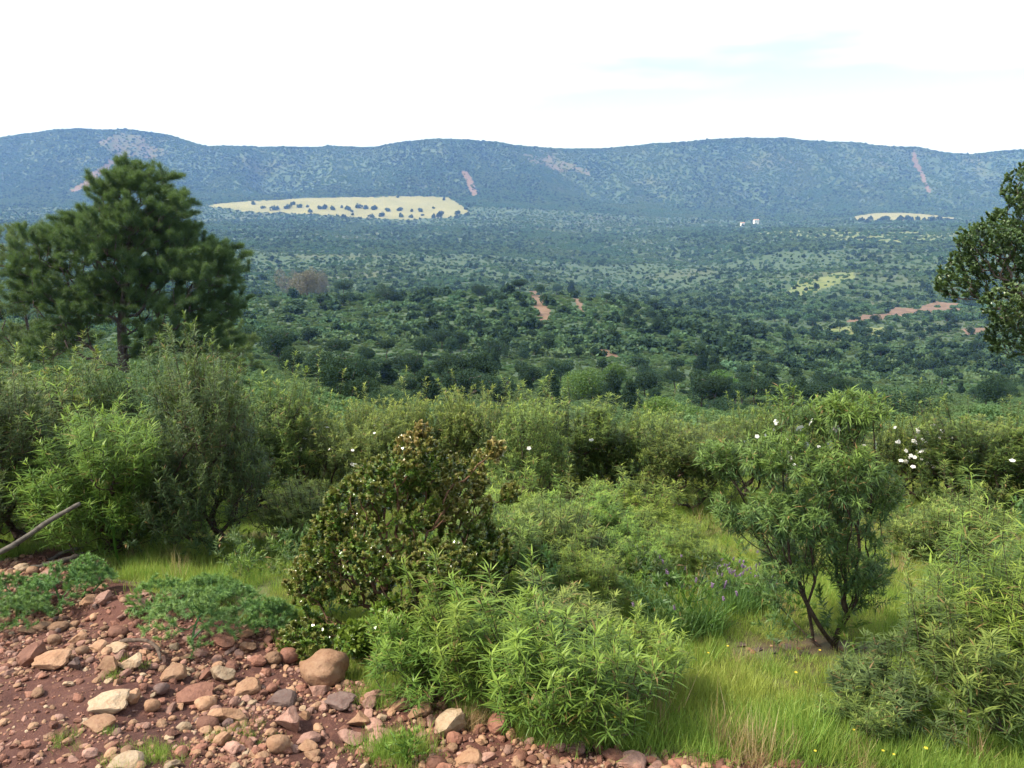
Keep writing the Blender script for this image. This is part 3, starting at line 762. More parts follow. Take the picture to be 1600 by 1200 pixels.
# ------------------------------------------------------------------ the big pine and its neighbours
def pine(name, px, py, Y, lobes_px, ntips, trunk_px, seed, label, group=None, per=9, nl=0.19, mat='pine'):
    """crown lobes given as photo outline (px, py, rpx, rpy, weight) at the tree's own distance, with depth like their width"""
    rg = np.random.default_rng(seed)
    c0 = Y * math.cos(TH) + 7 * math.sin(TH); s = c0 / F
    x0 = (px - 800) * s; z0 = float(H(x0, Y))
    def at(a, b):
        t = (600 - b) / F; Zr = Y * (t * math.cos(TH) - math.sin(TH)) / (math.cos(TH) + t * math.sin(TH))
        c = Y * math.cos(TH) - Zr * math.sin(TH); return (a - 800) / F * c - x0, 0.0, Zr - z0
    lobes = []
    for a, b, ra, rb, w in lobes_px:
        x, _, z = at(a, b)
        dep = ra * s
        spread_y = 0.5 * max(0, 2.6 - abs(x) * .4 - max(0, z - 5) * .35)
        for k in range(3):
            lobes.append((x + rg.normal(0, .15) * ra * s, (k - 1) * spread_y + rg.normal(0, .3), z + rg.normal(0, .1) * rb * s, ra * s * .7, dep * .7, rb * s * .68, w))
    # clumps: tips gather in small flat tufts
    ctr = blob_pts(rg, ntips // 5, lobes, .35)
    tips = (ctr[:, None] + rg.normal(0, 1, (len(ctr), 5, 3)) * np.array([.34, .34, .18])).reshape(-1, 3)
    tr = [tuple(np.array(at(a, b))) for a, b in trunk_px]
    sk = grow(tips, (0, 0, -.1), .17, .32, .0042, rg=rg, trunk=tr, jit=.08, expo=2.15)
    T = tubes(sk, 6, .0, scale=1.0, flare=.3)
    root = thing(name, (x0, Y, z0)); tag(root, label, 'pine tree', group)
    obj('trunk', mesh_np('trunk', T[0], T[1], M['pine_bark'], T[2], smooth=True), root)
    idx = np.where((sk.dt <= .55))[0]; idx = idx[idx > 0]
    idx = rg.choice(idx, ntips * 9)
    per = 20
    P = np.repeat(sk.P[idx] + (sk.P[sk.par[idx]] - sk.P[idx]) * rg.random((len(idx), 1)), per, 0); D = np.repeat(sk.D[idx], per, 0) * .6 + rg.normal(0, .85, P.shape) + np.array([0, 0, .35])
    P = P + rg.normal(0, .045, P.shape)
    L = nl * rg.uniform(.6, 1.3, len(P))
    dt = np.repeat(sk.dt[idx], per)
    A = leaves(P, D, rg.normal(0, 1, P.shape), L, np.full(len(P), .0085), .1, 0, None, np.clip(1 - dt / .3, 0, 1) * rg.uniform(.2, 1, len(P)), rg)
    obj('crown', mesh_np('crown', A[0], A[1], M[mat], A[2]), root)
    return root
pine('pine_tree', 192, 600, 32, [
    (203, 262, 14, 14, .2), (222, 288, 30, 20, .8), (180, 292, 22, 22, .6), (270, 318, 24, 22, .6), (205, 330, 60, 28, 1.7), (140, 338, 26, 18, .6),
    (170, 355, 60, 30, 1.0), (235, 395, 70, 34, 1.2), (300, 410, 50, 34, 1.0), (150, 470, 60, 30, .8), (105, 375, 50, 28, 1.3), (180, 385, 60, 30, 1.4), (265, 370, 58, 30, 1.4), (75, 410, 34, 30, .8), (345, 395, 26, 26, .8), (330, 430, 42, 30, 1.1),
    (230, 425, 60, 26, 1.0), (130, 440, 60, 30, 1.0), (290, 470, 60, 26, .9), (60, 460, 38, 30, .6), (350, 465, 24, 28, .5), (190, 475, 50, 22, .5),
    (110, 500, 50, 24, .5), (250, 510, 60, 18, .4), (320, 505, 40, 22, .5), (100, 540, 60, 16, .5), (270, 545, 60, 14, .4), (340, 530, 34, 16, .4)],
    5200, [(192, 560), (190, 500), (200, 420), (205, 340), (198, 285), (196, 240)], 21,
    'large spreading pine with a bare cone-tipped leader, the biggest tree on the left')
pine('pine_tree', 18, 640, 36, [
    (20, 372, 40, 30, 1), (-30, 400, 60, 40, 1), (45, 420, 40, 40, .8), (20, 470, 60, 40, 1), (75, 520, 50, 36, .8), (-20, 530, 70, 40, 1), (40, 560, 60, 30, .8)],
    620, [(25, 600), (45, 520), (30, 440), (15, 380)], 22, 'thin airy pine at the left edge with pale bare branches', mat='pale_pine')
pine('pine_tree', 345, 610, 40, [(345, 520, 34, 26, 1), (368, 545, 28, 24, 1), (330, 555, 36, 24, 1), (350, 580, 40, 18, .8)],
    420, [(345, 580), (348, 530)], 23, 'small rounded pine tucked below the right side of the big pine')

# holm oak at the right edge; the trunk stands outside the frame
def oak():
    rg = np.random.default_rng(31); Y = 9.5; s = Y / math.cos(TH) / F * 1.0
    x0 = (1745 - 800) * s; z0 = float(H(x0, Y))
    def at(a, b): 
        Zr = z_of(Y, b); c = Y * math.cos(TH) - Zr * math.sin(TH); return ((a - 800) / F * c - x0, 0, Zr - z0)
    lobes = []
    for a, b, ra, rb, w in [(1530, 372, 40, 26, 1.2), (1560, 400, 60, 40, 2.2), (1515, 440, 34, 34, 1.5), (1560, 465, 50, 34, 1.7), (1598, 530, 34, 36, 1.2), (1610, 292, 28, 36, 1.0), (1590, 360, 34, 34, 1),
                            (1650, 400, 80, 70, 2.2), (1700, 320, 90, 80, 2), (1800, 350, 110, 100, 3), (1720, 470, 110, 70, 2), (1870, 450, 90, 80, 2), (1760, 260, 80, 60, 1.5)]:
        x, y, z = at(a, b); lobes.append((x, rg.normal(0, .35), z, ra * s, max(.35, ra * s), rb * s, w)); 
    tips = blob_pts(rg, 3600, lobes, .25)
    sk = grow(tips, (0, 0, -.1), .06, .35, .0016, rg=rg, trunk=[(-.05, 0, .7), (-.12, .05, 1.3)], jit=.2)
    root = thing('oak_tree', (x0, Y, z0)); tag(root, 'dark holm oak reaching in from the right edge of the picture', 'oak tree')
    T = tubes(sk, 5, 0, flare=.4); obj('trunk', mesh_np('trunk', T[0], T[1], M['pine_bark'], T[2], smooth=True), root)
    A = shoot_leaves(sk, .031, .017, 3, .26, 60, .1, 1, .05, rg, 'oval', young=.3, target=130000, tfun=lambda P: (vn(P[:, 0] * 3, P[:, 2] * 3, 4) > .3) * .3)
    obj('crown', mesh_np('crown', A[0], A[1], M['oak'], A[2]), root)
oak()

# ------------------------------------------------------------------ shrubs
def cistus_mesh(seed, h, w, ntip, L, Wd, lod, mat, target, open_=0.0, per=2, step=.028, maxdt=.22, upright=.5, bare=.25, droop=.5):
    """one rockrose: stems and foliage, base at the origin"""
    rg = np.random.default_rng(seed)
    lobes = []
    for _ in range(9):
        a = rg.random() * 6.28; rr = w * .5 * (.25 + .45 * rg.random()); zz = h * (bare + (1 - bare) * rg.uniform(.25, .82))
        lobes.append((rr * math.cos(a), rr * math.sin(a), zz, w * .2, w * .2, h * .17, 1))
    lobes.append((0, 0, h * .7, w * .3, w * .3, h * .26, 2.2))
    if not open_: lobes.append((0, 0, h * .38, w * .4, w * .4, h * .3, 2.4))
    base = blob_pts(rg, ntip, lobes, .4)
    base = base[base[:, 2] > .05 * h]
    # each tip becomes an upright shoot
    sh = rg.uniform(.05, .14, len(base)) * (h / 1.2) ** .5 * np.where((rg.random(len(base)) < .16) & (base[:, 2] > .6 * h), rg.uniform(1.6, 3.0, len(base)), 1)
    out = nrm(base * np.array([1, 1, 0])); tips2 = base + np.c_[out[:, :2] * sh[:, None] * .35, sh * (.6 + upright)] + rg.normal(0, .012, base.shape)
    sk = grow(base, (0, 0, -.03), step * 1.6, .42, .0016, rg=rg, jit=.2, expo=2.15)
    # add the shoots
    P, par, r, tipm = sk.P, sk.par, sk.r, sk.tip
    ti = np.where(tipm)[0]; n0 = len(P); newP, newpar = [], []
    nn = n0
    for i in ti:
        j = i; d = np.linalg.norm(base - P[i], axis=1).argmin(); T = tips2[d]; m = max(2, int(np.linalg.norm(T - P[i]) / step))
        for q in range(1, m + 1):
            newP.append(P[i] + (T - P[i]) * q / m); newpar.append(j); j = nn; nn += 1
    s = Skel(); s.P = np.vstack([P, newP]); s.par = np.r_[par, newpar]; s.r = np.r_[r, np.full(len(newP), .0013)]
    n = len(s.P); s.main = np.full(n, -1)
    for i in range(n - 1, 0, -1):
        if s.main[s.par[i]] < 0 or s.r[i] > s.r[s.main[s.par[i]]]: s.main[s.par[i]] = i
    s.D = np.zeros((n, 3)); s.D[1:] = nrm(s.P[1:] - s.P[s.par[1:]]); s.D[0] = (0, 0, 1)
    s.dt = np.zeros(n)
    for i in range(n - 1, 0, -1): s.dt[s.par[i]] = max(s.dt[s.par[i]], s.dt[i] + np.linalg.norm(s.P[i] - s.P[s.par[i]]))
    T = tubes(s, 4, 0, flare=.3)
    hh = h
    A = shoot_leaves(s, L, Wd, per, maxdt, 60, droop, lod, .07, rg, 'lance', young=.75, tfun=lambda P: np.clip((P[:, 2] / hh - .7) * 1.2, 0, .4) * rg.random(len(P)), target=target)
    return mesh_np('foliage', A[0], A[1], mat, A[2]), mesh_np('stems', T[0], T[1], M['bark'], T[2], smooth=True), s

# (height, width, tips, leaf length, leaf width, lod)
BUSH = {}
def bush_kind(key, *a, **k): BUSH[key] = cistus_mesh(*a, **k)
bush_kind('back0', 201, 1.25, 1.05, 520, .037, .0068, 1, M['cistus'], 24000, maxdt=.24, upright=.8)
bush_kind('back1', 202, 1.15, 1.10, 520, .035, .0066, 1, M['cistus_olive'], 24000, maxdt=.26, upright=1.1)
bush_kind('back2', 203, 1.35, 0.95, 520, .040, .0068, 1, M['cistus'], 24000, maxdt=.24, upright=1.2)
bush_kind('back3', 204, 1.30, 1.15, 560, .036, .0066, 1, M['cistus_olive'], 25000, maxdt=.26, upright=1.0)
bush_kind('tall0', 211, 1.60, 1.15, 900, .042, .0068, 1, M['cistus_grey'], 46000, maxdt=.28, upright=1.1, bare=.06)
bush_kind('tall1', 212, 1.55, 1.05, 640, .058, .0058, 2, M['cistus_bright'], 24000, maxdt=.30, upright=1.2, bare=.08)
bush_kind('front0', 221, .62, .62, 150, .050, .0058, 2, M['cistus_bright'], 5200, per=2, maxdt=.24, upright=2.0, bare=.1)
bush_kind('front1', 222, .52, .60, 140, .048, .0056, 2, M['cistus_bright'], 4800, per=2, maxdt=.24, upright=2.0, bare=.1)
bush_kind('front2', 223, .75, .58, 180, .046, .0056, 2, M['cistus'], 6500, per=2, maxdt=.26, upright=2.0, bare=.1)
bush_kind('mid0', 231, .70, .75, 260, .038, .0048, 1, M['cistus_bright'], 12000, maxdt=.24, upright=2.0, bare=.1)
bush_kind('mid1', 232, .60, .70, 240, .036, .0050, 1, M['cistus'], 11000, maxdt=.22, upright=1.6, bare=.1)
bush_kind('tallstem', 241, 1.15, .60, 80, .055, .0062, 2, M['cistus_bright'], 2700, droop=1.1, maxdt=.40, upright=2.6, bare=.15, open_=1)

# flower
def flower_mesh(rad, mat):
    rg = np.random.default_rng(3); parts = []
    n = 5; a = np.arange(n) * 2 * math.pi / n
    D = np.stack([np.cos(a), np.sin(a), np.full(n, .25)], 1); P = np.zeros((n, 3))
    A = leaves(P, D, np.tile([[0, 0, 1.0]], (n, 1)), np.full(n, rad), np.full(n, rad * .95), .15, 2, None, None, rg, 'oval')
    n2 = 14; P2 = np.zeros((n2, 3)); D2 = rg.normal(0, .5, (n2, 3)) + np.array([0, 0, 1.0])
    B = leaves(P2, D2, rg.normal(0, 1, (n2, 3)), np.full(n2, rad * .25), np.full(n2, rad * .12), 0, 0, None, None, rg)
    V, Fc, at = join([A, B]); return mesh_np('flower', V, Fc, [mat, M['yellow']], at, fmat=np.r_[np.zeros(len(A[1]), int), np.ones(len(B[1]), int)])
FLOWER = flower_mesh(.036, M['petal'])
BGROUP = {'back': 'rockroses along the brow of the slope', 'tall': 'tall rockroses on the left', 'front': 'long-leaved rockroses by the rubble', 'mid': 'low rockroses in the middle', 'tallstem': 'tall-stemmed rockroses at the right edge'}
def rockrose(key, px, py, top, label, wpx=None, flowers=0, group=None, rz=None, mat=None, fside=None):
    x, y, z = hit(px, py)
    fo, st, sk = BUSH[key]
    hh = float(np.percentile(sk.P[sk.dt < .01][:, 2], 96))
    want = z_of(y, top) - z; s = want / hh
    ww = 1.0
    if wpx:
        wm = wpx / F * (y * math.cos(TH) - z * math.sin(TH)); cur = float(np.ptp(sk.P[:, 0])) * s; ww = wm / cur
    r = thing('rockrose', (x, y, z), rng.uniform(0, 6.28) if rz is None else rz, (s * ww, s * ww, s))
    tag(r, label, 'shrub', group)
    f = obj('foliage', fo, r); obj('stems', st, r)
    if mat: f.material_slots[0].link = 'OBJECT'; f.material_slots[0].material = M[mat]
    if flowers:
        rg = np.random.default_rng(int(px))
        tp = sk.P[(sk.dt < .01)]; rz_ = r.rotation_euler[2]
        face = -(tp[:, 0] * math.sin(rz_) + tp[:, 1] * math.cos(rz_))
        lat = tp[:, 0] * math.cos(rz_) - tp[:, 1] * math.sin(rz_); pick = []
        for _ in range(flowers):
            l0 = rg.uniform(*np.percentile(lat, (8, 92))); z0_ = hh * rg.uniform(.58, .93)
            pick.append(int(np.argmax(face - 5 * np.hypot(lat - l0, tp[:, 2] - z0_) - 9 * np.isin(np.arange(len(tp)), pick))))
        for i in pick:
            q = obj('flower', FLOWER, r, tp[i] + np.array([-.08 * math.sin(rz_), -.08 * math.cos(rz_), .02]))
            q.rotation_euler = (rg.normal(.9, .3), rg.normal(0, .3), -rz_ + rg.normal(0, .5))
            k = rg.uniform(.35, .75); q.scale = (k / (s * ww), k / (s * ww), k / s)
    return r

G1 = 'rockroses along the brow of the slope'
# left clump
rockrose('tall0', 20, 860, 592, 'grey-green rockrose filling the left edge above the dead logs', 260, 0, G1)
rockrose('back2', 95, 815, 590, 'rockrose rising behind the log end, left of the tall dark one', 200, 0, G1)
rockrose('tall1', 180, 872, 650, 'bright narrow-leaved rockrose in front of the tall dark one', 240, 0, G1, mat='cistus_bright')
rockrose('tall0', 335, 862, 568, 'tallest dark rockrose, under the big pine on the left', 240, 0, G1)
rockrose('tall0', 238, 815, 578, 'rockrose just below the trunk of the big pine', 190, 0, G1)
rockrose('back1', -60, 830, 590, 'rockrose cut off by the left edge behind the logs', 240, 0, G1)
# brow of the slope
brow = [
 (425, 800, 606, 150, 'back2', 0, 'rockrose right beside the tall dark one on the left'),
 (492, 785, 636, 150, 'back1', 4, 'rockrose with a few white flowers above the mastic bush left side'),
 (560, 800, 652, 140, 'back0', 5, 'white-flowered rockrose directly behind the top of the mastic bush'),
 (617, 775, 628, 150, 'back3', 3, 'yellowish rockrose right behind the mastic bush tip'),
 (688, 778, 640, 150, 'back1', 0, 'dense rockrose right of the mastic bush tip'),
 (748, 785, 618, 130, 'back0', 0, 'tall grey rockrose at the centre of the brow'),
 (822, 800, 634, 160, 'back3', 1, 'dark rockrose at the centre with one low white flower'),
 (893, 782, 624, 140, 'back2', 1, 'green rockrose right of the centre dark one'),
 (952, 780, 672, 130, 'back1', 0, 'rockrose in front of the bright green leafy tree, left half'),
 (1015, 785, 646, 140, 'back3', 0, 'rockrose in front of the bright green leafy tree, right half'),
 (1085, 800, 668, 150, 'back0', 0, 'rockrose touching the left side of the open rockrose tree'),
 (1160, 780, 640, 140, 'back1', 9, 'white-flowered rockrose seen through the left of the open rockrose tree'),
 (1240, 790, 655, 140, 'back0', 5, 'rockrose behind the crown of the open rockrose tree'),
 (1400, 785, 652, 130, 'back1', 36, 'heavily white-flowered rockrose right of the open rockrose tree'),
 (1452, 790, 668, 120, 'back0', 28, 'second white-flowered rockrose right of the open rockrose tree'),
 (1515, 810, 655, 150, 'back2', 3, 'green rockrose between the white-flowered ones and the right edge'),
 (1588, 800, 668, 150, 'back3', 6, 'rockrose with few white flowers on the right edge'),
 (1660, 800, 670, 190, 'back1', 3, 'rockrose just past the right edge of the frame'),
]
for px, py, top, w, key, fl, lb in brow: rockrose(key, px, py, top, lb, w * 1.02, fl, G1)
# second, lower row fills the gaps behind
for i in range(16):
    px = 380 + i * 80 + rng.uniform(-20, 20)
    rockrose(['back0', 'back1', 'back2', 'back3'][i % 4], px, 735 + rng.uniform(-8, 8), 664 + rng.uniform(0, 26), 'rockrose hidden in the second row behind the brow bushes', 150, 1 if i % 3 == 0 else 0, 'second row of rockroses behind the brow')
# middle
G2 = 'low rockroses in the middle ground'
for px, py, top, w, key, lb in [
 (790, 862, 752, 170, 'mid0', 'light green rockrose right behind the mastic bush'),
 (770, 940, 800, 170, 'mid1', 'dark rockrose against the right flank of the mastic bush'),
 (860, 905, 790, 160, 'mid1', 'green rockrose mid-slope, left of the grassy patch'),
 (905, 860, 765, 160, 'mid0', 'pale green rockrose below the centre of the brow'),
 (985, 850, 768, 180, 'mid0', 'bright green rockrose cushion above the grassy patch'),
 (925, 950, 850, 130, 'mid0', 'long-leaved rockrose above the front clump, left of the grass'),
 (1000, 912, 838, 120, 'mid0', 'leafy bright rockrose seedling left of the lavender'),
 (1050, 880, 815, 100, 'mid0', 'bright leafy rockrose seedling directly under the broom cushion'),
 (480, 850, 760, 150, 'mid1', 'small rockrose left of the mastic bush behind the grass'),
 (1090, 900, 838, 90, 'mid0', 'little bright green rockrose above the lavender'),
 (1420, 872, 805, 110, 'mid1', 'low rockrose between open tree and right-edge thicket'),
 (1490, 895, 780, 140, 'mid1', 'dark rockrose behind the tall-stemmed thicket at right'),
 ]: rockrose(key, px, py, top, lb, w, 0, G2)
G3 = 'long-leaved rockroses beside the rubble'
for px, py, top, w, key, lb in [
 (655, 1085, 968, 150, 'front1', 'smallest long-leaved rockrose, right beside the round boulder'),
 (745, 1085, 915, 190, 'front0', 'long-leaved rockrose in front of the mastic bush'),
 (840, 1120, 948, 230, 'front0', 'long-leaved rockrose nearest the square tan stone'),
 (915, 1140, 960, 220, 'front1', 'lowest long-leaved rockrose at the bottom centre'),
 (985, 1100, 975, 150, 'front1', 'long-leaved rockrose at the right end of the front clump'),
 (880, 1035, 912, 160, 'front2', 'long-leaved rockrose at the back of the front clump'),
 ]: rockrose(key, px, py, top, lb, w, 0, G3)
G4 = 'tall-stemmed rockroses in the right corner'
for px, py, top, w, key, lb in [
 (1505, 1085, 800, 150, 'tallstem', 'tallest thin-stemmed rockrose in the right corner'),
 (1560, 1120, 830, 160, 'tallstem', 'yellowish thin-stemmed rockrose on the right edge'),
 (1460, 1065, 915, 150, 'front2', 'leafy rockrose at the left of the right corner thicket'),
 (1605, 1010, 840, 160, 'front2', 'rockrose half out of frame behind the right corner thicket'),
 (1550, 1010, 900, 150, 'front2', 'dark rockrose in the middle of the right corner thicket'),
 (1530, 1150, 960, 200, 'front0', 'low leafy rockrose at the foot of the right corner thicket'),
 (1640, 1130, 850, 200, 'tallstem', 'thin-stemmed rockrose just past the right edge'),
 (1390, 1130, 1040, 170, 'front1', 'low dark rockrose sprawling left of the right corner thicket'),
 (1340, 1155, 1085, 110, 'front1', 'smallest low rockrose among the yellow flowers'),
 ]: rockrose(key, px, py, top, lb, w, 0, G4, mat=None if key == 'tallstem' else ('cistus_grey' if 'dark' in lb or 'behind' in lb else 'cistus'))

# the open, tree-like rockrose on the right
def open_tree():
    rg = np.random.default_rng(51); x0, y0, z0 = hit(1302, 1016)
    s = (y0 * math.cos(TH) - z0 * math.sin(TH)) / F
    def at(a, b): 
        Zr = z_of(y0, b); c = y0 * math.cos(TH) - Zr * math.sin(TH); return ((a - 800) / F * c - x0, Zr - z0)
    lobes = []
    for a, b, ra, rb, w, dy in [(1330, 630, 50, 34, 1.3, 0), (1290, 650, 36, 36, .7, .1), (1232, 628, 22, 36, .25, 0), (1360, 680, 45, 40, 1.2, .1), (1300, 710, 60, 40, 1.4, -.1), (1225, 690, 36, 30, .6, .1), (1185, 700, 40, 40, .8, 0),
        (1150, 745, 44, 34, .9, .1), (1215, 770, 60, 40, 1.3, -.15), (1290, 790, 50, 50, 1.3, .15), (1365, 760, 40, 55, 1.2, 0), (1180, 820, 50, 30, .8, 0), (1260, 850, 50, 40, .9, -.1),
        (1340, 850, 50, 45, 1.1, 0), (1375, 900, 20, 40, .3, 0), (1205, 880, 40, 30, .4, .1), (1225, 960, 40, 20, .15, .1), (1350, 930, 25, 30, .2, 0), (1130, 800, 25, 25, .3, 0), (1250, 750, 115, 95, 1.5, 0), (1330, 860, 50, 70, 1.2, .05), (1250, 880, 60, 40, .8, 0)]:
        x, z = at(a, b); lobes.append((x, dy + rg.normal(0, .12), z, ra * s * .85, max(.13, ra * s * .8), rb * s * .85, w))
    tips = blob_pts(rg, 2100, lobes, .1)
    sk = grow(tips, (0, 0, -.05), .03, .8, .00058, rg=rg, jit=.12, expo=2.2, trunk=[(0.005, 0, .05)])
    root = thing('rockrose_tree', (x0, y0, z0)); tag(root, 'open tree-like rockrose with bare dark forked stems, standing in the grass on the right', 'shrub')
    T = tubes(sk, 6, 0, flare=.6, scale=1.1); obj('stems', mesh_np('stems', T[0], T[1], M['bark'], T[2], smooth=True), root)
    A = shoot_leaves(sk, .030, .0046, 2, .24, 62, .6, 1, .05, rg, 'lance', young=.5, upw=.0, target=50000, tfun=lambda P: np.clip((P[:, 2] - .75) * 1.1, 0, .65) * rg.random(len(P)))
    obj('foliage', mesh_np('foliage', A[0], A[1], M['open_leaf'], A[2]), root)
    for i in range(9):
        a, b = [(1252, 690), (1275, 735), (1222, 700), (1245, 665), (1262, 655), (1228, 712), (1290, 690), (1360, 690), (1300, 665)][i]
        x, z = at(a, b); q = obj('flower', FLOWER, root, (x, -.05, z)); q.rotation_euler = (1.0, .2 * i, i); q.scale = (.6, .6, .6)
    return root
open_tree()

# mastic bush in the centre
def mastic():
    rg = np.random.default_rng(52); x0, y0, z0 = hit(600, 1015)
    s = (y0 * math.cos(TH) - z0 * math.sin(TH)) / F
    def at(a, b):
        Zr = z_of(y0, b); c = y0 * math.cos(TH) - Zr * math.sin(TH); return ((a - 800) / F * c - x0, Zr - z0)
    lobes = []
    for a, b, ra, rb, w, dy in [(648, 715, 38, 34, .7, .15), (700, 750, 36, 34, .5, .1), (742, 735, 18, 18, .12, .1), (600, 760, 60, 40, 1.3, .1), (660, 790, 60, 45, 1.4, 0), (545, 810, 55, 40, 1.1, .1), (720, 810, 55, 45, 1.3, .1),
        (600, 850, 70, 45, 1.6, -.1), (690, 870, 70, 50, 1.7, -.05), (510, 870, 50, 45, 1.1, .05), (760, 870, 45, 45, 1.0, .1), (475, 930, 48, 44, 1.0, .05), (560, 920, 60, 45, 1.2, -.05), (650, 940, 60, 45, 1.2, -.1), (740, 930, 50, 45, 1.0, 0), (495, 985, 60, 26, .9, 0), (620, 990, 70, 22, .8, -.05)]:
        x, z = at(a, b); lobes.append((x, dy + rg.normal(0, .12), z, ra * s * .92, max(.18, ra * s * .9), rb * s * .95, w))
    for _ in range(14):
        q = lobes[int(rg.integers(0, 17))]; lobes.append((q[0] + rg.normal(0, .1), q[1] + rg.normal(0, .1), q[2] + rg.uniform(.03, .14), .05, .05, .06, .25))
    tips = blob_pts(rg, 3500, lobes, .25)
    sk = grow(tips, (0, 0, -.05), .03, .4, .0009, rg=rg, jit=.15, expo=2.3)
    root = thing('mastic_bush', (x0, y0, z0)); tag(root, 'large glossy mastic bush with rust-red tips, behind the round boulder', 'bush')
    T = tubes(sk, 5, 0); obj('stems', mesh_np('stems', T[0], T[1], M['red_stem'], T[2], smooth=True), root)
    rusty = lambda P: np.clip((vn(P[:, 0] * 5, P[:, 2] * 5, 14) + .18) * 2.4, 0, 1) * np.clip((P[:, 2] - .42) * 2.2 - P[:, 0] * .9, 0, .95) * rg.uniform(.2, 1, len(P))
    A = shoot_leaves(sk, .0170, .0088, 4, .14, 70, .05, 1, .03, rg, 'oval', young=.35, tfun=rusty, target=225000)
    obj('foliage', mesh_np('foliage', A[0], A[1], M['mastic'], A[2]), root)
mastic()
def young_mastic(px, py, top, w, seed, label):
    rg = np.random.default_rng(seed); x, y, z = hit(px, py); hh = z_of(y, top) - z; ww = w / F * y * 1.1
    lobes = [(rg.normal(0, .22) * ww, rg.normal(0, .2) * ww, hh * rg.uniform(.4, .85), ww * .2, ww * .2, hh * .2, 1) for _ in range(8)]
    sk = grow(blob_pts(rg, 330, lobes, .3), (0, 0, -.02), .02, .4, .0012, rg=rg)
    r = thing('young_mastic', (x, y, z)); tag(r, label, 'bush', 'young mastic sprouts')
    T = tubes(sk, 4, 0); obj('stems', mesh_np('stems', T[0], T[1], M['red_stem'], T[2]), r)
    A = shoot_leaves(sk, .026, .012, 4, .1, 65, .1, 1, .03, rg, 'oval', young=.7, target=4500); obj('foliage', mesh_np('foliage', A[0], A[1], M['mastic_young'], A[2]), r)
young_mastic(640, 1045, 935, 120, 61, 'fresh green mastic sprout at the foot of the mastic bush, right half')
young_mastic(570, 1035, 965, 90, 62, 'fresh green mastic sprout right behind the round boulder')

# broom tuft among the left rockroses
def broom(px, py, top, w, seed, n, label):
    rg = np.random.default_rng(seed); x, y, z = hit(px, py); hh = z_of(y, top) - z; ww = w / F * y * 1.1
    tips = np.c_[rg.normal(0, .22, (n, 2)) * ww, hh * rg.uniform(.55, 1, n)]
    sk = grow(tips, (0, 0, -.02), .03, .6, .0014, rg=rg, jit=.06)
    r = thing('broom', (x, y, z)); tag(r, label, 'shrub', 'fresh green broom tufts')
    T = tubes(sk, 4, 0); obj('stems', mesh_np('stems', T[0], T[1], M['broom'], T[2]), r)
    A = shoot_leaves(sk, .022, .005, 4, hh, 25, .1, 0, hh * .3, rg, young=.8); obj('foliage', mesh_np('foliage', A[0], A[1], M['broom'], A[2]), r)
broom(190, 885, 755, 120, 71, 60, 'feathery bright green broom at the foot of the left rockroses')
broom(640, 1196, 1148, 70, 72, 60, 'small grassy tuft growing from the rubble at the bottom edge')
broom(980, 838, 770, 110, 73, 60, 'fresh green broom on the cushion below the brow')
broom(1075, 990, 905, 110, 74, 80, 'fresh green broom among the lavender')

# feathery low herbs on the rubble bank
def herb(px, py, w, hpx, seed, label):
    rg = np.random.default_rng(seed); x, y, z = hit(px, py); sc = (y * math.cos(TH) - z * math.sin(TH)) / F
    ww = w * sc; hh = hpx * 1.5 * sc; n = 190
    a = rg.uniform(0, 6.28, n); rr = ww * .5 * np.sqrt(rg.random(n))
    tips = np.c_[rr * np.cos(a), rr * np.sin(a) * .8, hh * (1 - (rr / ww * 1.6) ** 2) * rg.uniform(.6, 1, n)]
    tips[:, 2] += H(x + tips[:, 0], y + tips[:, 1]) - z
    sk = grow(tips, (0, 0, 0), .014, .3, .0009, rg=rg, jit=.2)
    r = thing('feathery_herb', (x, y, z)); tag(r, label, 'herb', 'feathery herbs on the rubble bank')
    T = tubes(sk, 3, 0); obj('stems', mesh_np('stems', T[0], T[1], M['feather'], T[2]), r)
    A = shoot_leaves(sk, .017, .0024, 6, .16, 62, .3, 0, .04, rg, young=.7, target=15000); obj('foliage', mesh_np('foliage', A[0], A[1], M['feather'], A[2]), r)
for i, (px, py, w, hp, lb) in enumerate([
    (20, 985, 130, 45, 'feathery herb at the left edge of the bank, lower one'), (95, 965, 130, 55, 'feathery herb in front of the pink slab'),
    (20, 950, 110, 35, 'feathery herb at the left edge just under the stone heap'), (145, 925, 80, 45, 'feathery herb beside the thick log end'),
    (300, 1010, 150, 70, 'bluish feathery herb spilling over the middle of the rubble'), (365, 975, 130, 50, 'feathery herb on the bank left of the mastic bush'),
    (255, 950, 110, 30, 'pale small feathery herb near the fallen stick'), (425, 990, 90, 45, 'feathery herb touching the mastic bush on its left'),
    (330, 930, 90, 25, 'feathery herb on the grass line under the fallen stick')]): herb(px, py, w, hp, 300 + i, lb)

# lavender
def lavender():
    rg = np.random.default_rng(81); n = 240
    P = np.c_[rg.normal(0, .05, (n, 2)), np.zeros(n)]; D = np.c_[rg.normal(0, .38, (n, 2)), np.ones(n)]
    A = leaves(P, D, rg.normal(0, 1, (n, 3)), rg.uniform(.12, .3, n), np.full(n, .006), .25, 2, None, rg.random(n) * .6, rg)
    return mesh_np('foliage', A[0], A[1], M['lav_leaf'], A[2])
LAV = lavender()
def spike():
    rg = np.random.default_rng(82); n = 26
    z = rg.uniform(0, .03, n); a = rg.uniform(0, 6.28, n); D = np.c_[np.cos(a), np.sin(a), np.full(n, .7)]
    P = np.c_[np.zeros((n, 2)), z]
    A = leaves(P, D, np.tile([[0, 0, 1.0]], (n, 1)), np.full(n, .011), np.full(n, .008), 0, 1, None, None, rg, 'oval')
    return mesh_np('flower_spike', A[0], A[1], M['purple'], A[2])
SPK = spike()
